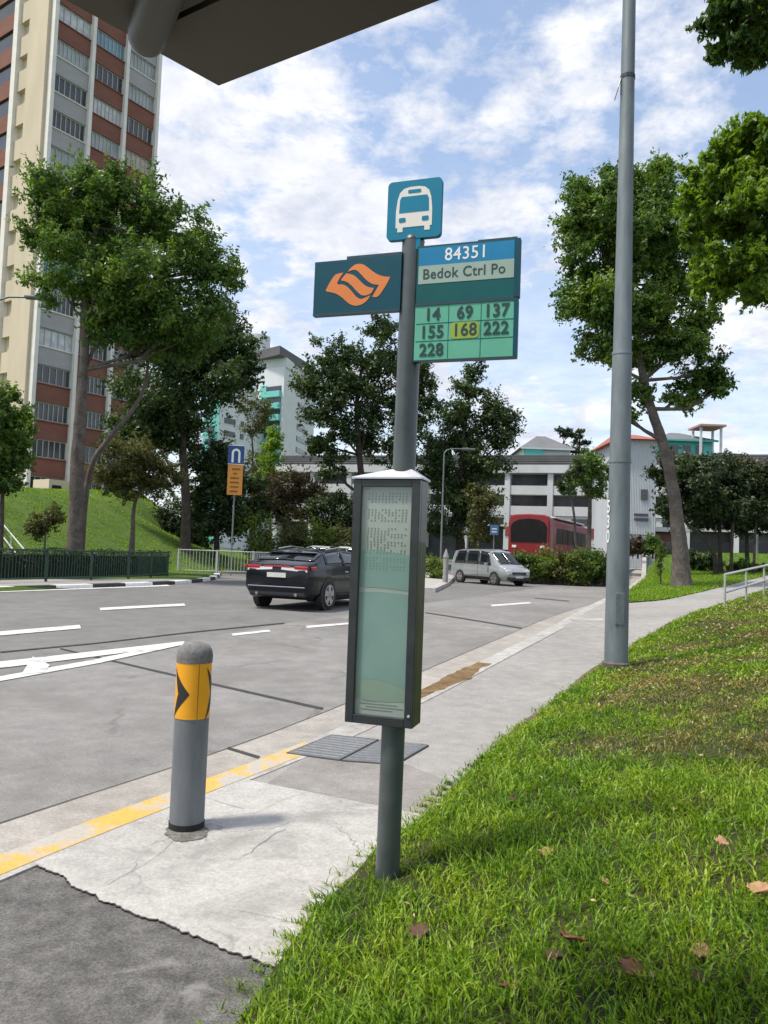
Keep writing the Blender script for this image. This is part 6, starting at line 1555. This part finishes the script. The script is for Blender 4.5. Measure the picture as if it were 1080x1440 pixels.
def far_houses():
    m_gr = mat('grey gable roof', (0.14, 0.145, 0.155), 0.8, 0.12, 0.5); m_wl = mat('pale house wall', (0.6, 0.62, 0.62), 0.8, 0.08, 0.5); m_tl = mat('teal house wall', (0.10, 0.42, 0.38), 0.8, 0.12, 0.5)
    m_rd = mat('red tiled roof', (0.34, 0.10, 0.075), 0.8, 0.15, 0.8)
    def gable(name, label, pxs, dp, y_eave, y_ridge, y_base, wall, roof, extra=None):
        xa, xb = pxs; A = at(xa, y_base, dp); B = at(xb, y_base, dp); ze = at((xa + xb) / 2, y_eave, dp)[2]; zr_ = at((xa + xb) / 2, y_ridge, dp)[2]
        t = empty(name, (A[0], A[1], 1.0), label, 'building')
        dpt = 9.0; mx_ = (A[0] + B[0]) / 2
        b = MB(); b.box((mx_, A[1] + dpt / 2, (ze + 0) / 2), (B[0] - A[0], dpt, ze), (1, 0, 0), (0, 1, 0)); b.build('wall', wall, t)
        ov = 0.6
        b = MB(); V = []
        x0, x1, y0, y1 = A[0] - ov, B[0] + ov, A[1] - ov, A[1] + dpt + ov; my = (y0 + y1) / 2; hw = (B[0] - A[0]) * 0.10
        b.add([(x0, y0, ze + 0.01), (x1, y0, ze + 0.01), (x1, y1, ze + 0.01), (x0, y1, ze + 0.01), (mx_ - hw, my, zr_), (mx_ + hw, my, zr_)], [(3, 2, 1, 0), (0, 1, 5, 4), (1, 2, 5), (2, 3, 4, 5), (3, 0, 4)])
        b.build('roof', roof, t)
        b = MB(); b.box(((x0 + x1) / 2, y0 - 0.03, ze - 0.12), (x1 - x0, 0.06, 0.24)); b.build('eave_board', wall, t)
        return t, A, B, ze
    t, A, B, ze = gable('hipped_house', 'pale house with dark grey hipped roof showing above the white block', (735, 800), 112, 630, 606, 700, m_wl, m_gr)
    b = MB(); b.box((A[0] + 1.4, A[1] - 0.3, ze - 1.2), (2.6, 0.5, 2.6)); b.build('teal_panel', m_tl, t)
    t, A, B, ze = gable('hipped_house', 'teal walled upper storey with grey roof behind the leaning verge tree', (930, 1000), 98, 618, 600, 700, m_tl, m_gr)
    for q in (0.25, 0.5, 0.75):
        b = MB(); b.box((A[0] + (B[0] - A[0]) * q, A[1] - 0.08, ze - 1.4), (0.9, 0.1, 1.4)); b.build('window', m_pdark, t)
    # open white stair frame with red flat roof
    dp = 96; p = at(1002, 700, dp); z1 = at(1002, 598, dp)[2]; z2 = at(1002, 591, dp)[2]; w = 34 / 1080 * dp
    t = empty('roof_stair_frame', (p[0], p[1], 1.0), 'open white rooftop frame with thin red flat roof above the right trees', 'building')
    b = MB(); b.box((p[0], p[1] + 2, (z1 - 4) / 2), (w * 0.9, 3, z1 - 4)); b.build('wall', m_wl, t)
    for sx in (-0.42, 0.42):
        for sy in (0.7, 3.2):
            b = MB(); b.box((p[0] + sx * w, p[1] + sy, z1 - 2.0 - 0.002), (0.25, 0.25, 4.0)); b.build('corner_post', m_wl, t)
    b = MB(); b.box((p[0], p[1] + 2, z1 + 0.12), (w * 1.1, 4.0, 0.24)); b.build('roof', mat('faded pink roof edge', (0.45, 0.26, 0.23), 0.8, 0.1, 0.8), t)
    # grey corrugated building with red roof beside the lamp post
    dp = 66; A = at(871, 780, dp); B = at(921, 780, dp); zt = at(890, 617, dp)[2]; zr_ = at(890, 599, dp)[2]; z0 = at(890, 778, dp)[2]
    t = empty('corrugated_building', (A[0], A[1], 1.0), 'pale grey ribbed building with red hipped roof just right of the lamp post', 'building')
    m_cor = mat('pale grey ribbed cladding', (0.50, 0.53, 0.56), 0.6, 0.06, 0.7)
    b = MB(); nr = 44
    pts = []
    for k in range(nr * 2 + 1):
        pts.append((A[0] + (B[0] - A[0]) * k / (nr * 2), A[1] - (0.05 if k % 4 in (1, 2) else 0.0)))
    V = [(x, y, -0.5) for x, y in pts] + [(x, y, zt) for x, y in pts]; m_ = len(pts)
    b.add(V, [(i, i + 1, m_ + i + 1, m_ + i) for i in range(m_ - 1)]); b.box(((A[0] + B[0]) / 2, A[1] + 4.05, (zt - 0.5) / 2), (B[0] - A[0], 8, zt + 0.5)); b.build('wall', m_cor, t)
    b = MB(); mx_ = (A[0] + B[0]) / 2; x0, x1 = A[0] - 0.5, B[0] + 0.5; y0, y1 = A[1] - 0.6, A[1] + 8.6
    b.add([(x0, y0, zt + 0.01), (x1, y0, zt + 0.01), (x1, y1, zt + 0.01), (x0, y1, zt + 0.01), (mx_ - 1, (y0 + y1) / 2, zr_), (mx_ + 1, (y0 + y1) / 2, zr_)], [(3, 2, 1, 0), (0, 1, 5, 4), (1, 2, 5), (2, 3, 4, 5), (3, 0, 4)]); b.build('roof', m_rd, t)
    b = MB()
    for py in (724, 730.5): 
        q = at(902, py, dp); b.box((q[0], A[1] - 0.12, q[2]), (1.2, 0.06, 0.22))
    b.build('wall_sign', mat('dark sign lettering', (0.06, 0.06, 0.09), 0.6, 0.2, 2), t)
    q = at(897, 695, dp); b = MB(); b.box((q[0] + 0.6, A[1] - 0.1, q[2]), (0.6, 0.05, 0.9)); b.build('window', m_pdark, t)
    q = at(890, 752, dp); b = MB(); b.box((q[0], A[1] - 0.09, q[2]), (B[0] - A[0], 0.05, 0.08)); b.build('wall_rail', m_open2, t)
    # low shop wing
    dp = 70; A = at(918, 780, dp); B = at(960, 780, dp); zt = at(938, 748, dp)[2]
    t = empty('shop_kiosk', (A[0], A[1], 1.0), 'low kiosk with dark red front between the ribbed building and the leaning trunk', 'building')
    b = MB(); b.box(((A[0] + B[0]) / 2, A[1] + 2, zt / 2), (B[0] - A[0], 4, zt)); b.build('wall', mat('dull red kiosk wall', (0.16, 0.05, 0.05), 0.7, 0.3, 1), t)
    b = MB(); b.box(((A[0] + B[0]) / 2, A[1] + 1.9, zt + 0.2), (B[0] - A[0] + 1, 5, 0.4)); b.build('roof', m_wl, t)
    for k in range(3):
        b = MB(); b.box((A[0] + (B[0] - A[0]) * (0.2 + 0.3 * k), A[1] - 0.04, zt * 0.5), (0.5, 0.07, zt * 0.6)); b.build('door', m_pdark, t)
m_open2 = mat('thin dark rail', (0.12, 0.10, 0.12), 0.7, 0.1, 2)
far_houses()

# ------------------------------------------------------------------ dry leaves on the bank
def dry_leaves():
    cols = [mat('dry brown leaf', (0.22, 0.09, 0.04), 0.7, 0.35, 20), mat('tan dry leaf', (0.38, 0.22, 0.12), 0.7, 0.3, 20), mat('dark dry leaf', (0.09, 0.045, 0.025), 0.7, 0.3, 20)]
    P, d = scatter(60000, 1, 0, 0, 6.0)
    spots = [(770, 1200, 1.0, 1, 'tan brown dry leaf lying in the grass right of the pole foot'), (887, 1363, 1.15, 0, 'reddish brown dry leaf near the bottom edge of the bank, the largest'), (805, 1320, 1.1, 0, 'curled reddish dry leaf left of and above the largest leaf'), (1068, 1252, 1.2, 1, 'pale tan dry leaf at the right edge of the bank'), (986, 1340, 1.0, 1, 'pinkish tan dry leaf low on the right of the bank'), (590, 1312, 1.2, 2, 'dark curled dry leaf below the foot of the bus stop pole'),
             (850, 1240, 0.7, 1, 'small tan dry leaf in mid bank, under the brown patch'), (780, 1345, 0.8, 2, 'small dark dry leaf just below the curled reddish leaf'), (985, 1378, 0.9, 2, 'dark dry leaf near the lower right corner'), (1015, 1185, 0.9, 1, 'small light dry leaf high on the right of the bank'), (714, 1388, 0.8, 0, 'small red brown dry leaf near the bottom middle of the bank'), (720, 1125, 0.8, 2, 'small dark dry leaf near the path edge beyond the pole')]
    # bank height lookup
    flat = BANKV.reshape(-1, 3)
    for px, py, sc_, ci, lab in spots:
        sc_ *= 0.78
        dr = ray(px, py); best = None
        for tt in np.arange(1.5, 9, 0.02):
            q = CP + dr * tt; j = np.argmin((flat[:, 0] - q[0]) ** 2 + (flat[:, 1] - q[1]) ** 2)
            if q[2] <= flat[j, 2] + 0.045: best = q; break
        if best is None: continue
        ang = RNG.uniform(0, 6.28); e = np.array([math.cos(ang), math.sin(ang), 0.1]); f = np.array([-math.sin(ang), math.cos(ang), 0.25])
        nL, nW = 7, 5; V = []; F = []
        for i in range(nL):
            u = i / (nL - 1); wd = math.sin(math.pi * min(1, u * 0.95 + 0.04)) ** 0.6 * (0.036 + 0.008 * math.sin(11 * u + px)) * sc_
            for j in range(nW):
                v = j / (nW - 1) * 2 - 1
                V.append(best + e * (u - 0.5) * 0.095 * sc_ + f * v * wd + UZ * (0.010 * v * v + 0.006 * (u - 0.5) ** 2 * 4 + 0.007 * math.sin(7 * u + 5 * v + px) + 0.005 * math.sin(15 * u - 8 * v + py)) * sc_)
        for i in range(nL - 1):
            for j in range(nW - 1): F.append((i * nW + j, i * nW + j + 1, (i + 1) * nW + j + 1, (i + 1) * nW + j))
        V = np.array(V); me = npmesh('dry_leaf', V - best, F, True)
        o = link('dry_leaf', me, None, cols[ci]); o.location = best
        o.modifiers.new('thick', 'SOLIDIFY').thickness = 0.0012
        tag(o, lab, 'leaf', 'dry leaves on the grass bank')
dry_leaves()
clippings()
bpy.context.view_layer.update()
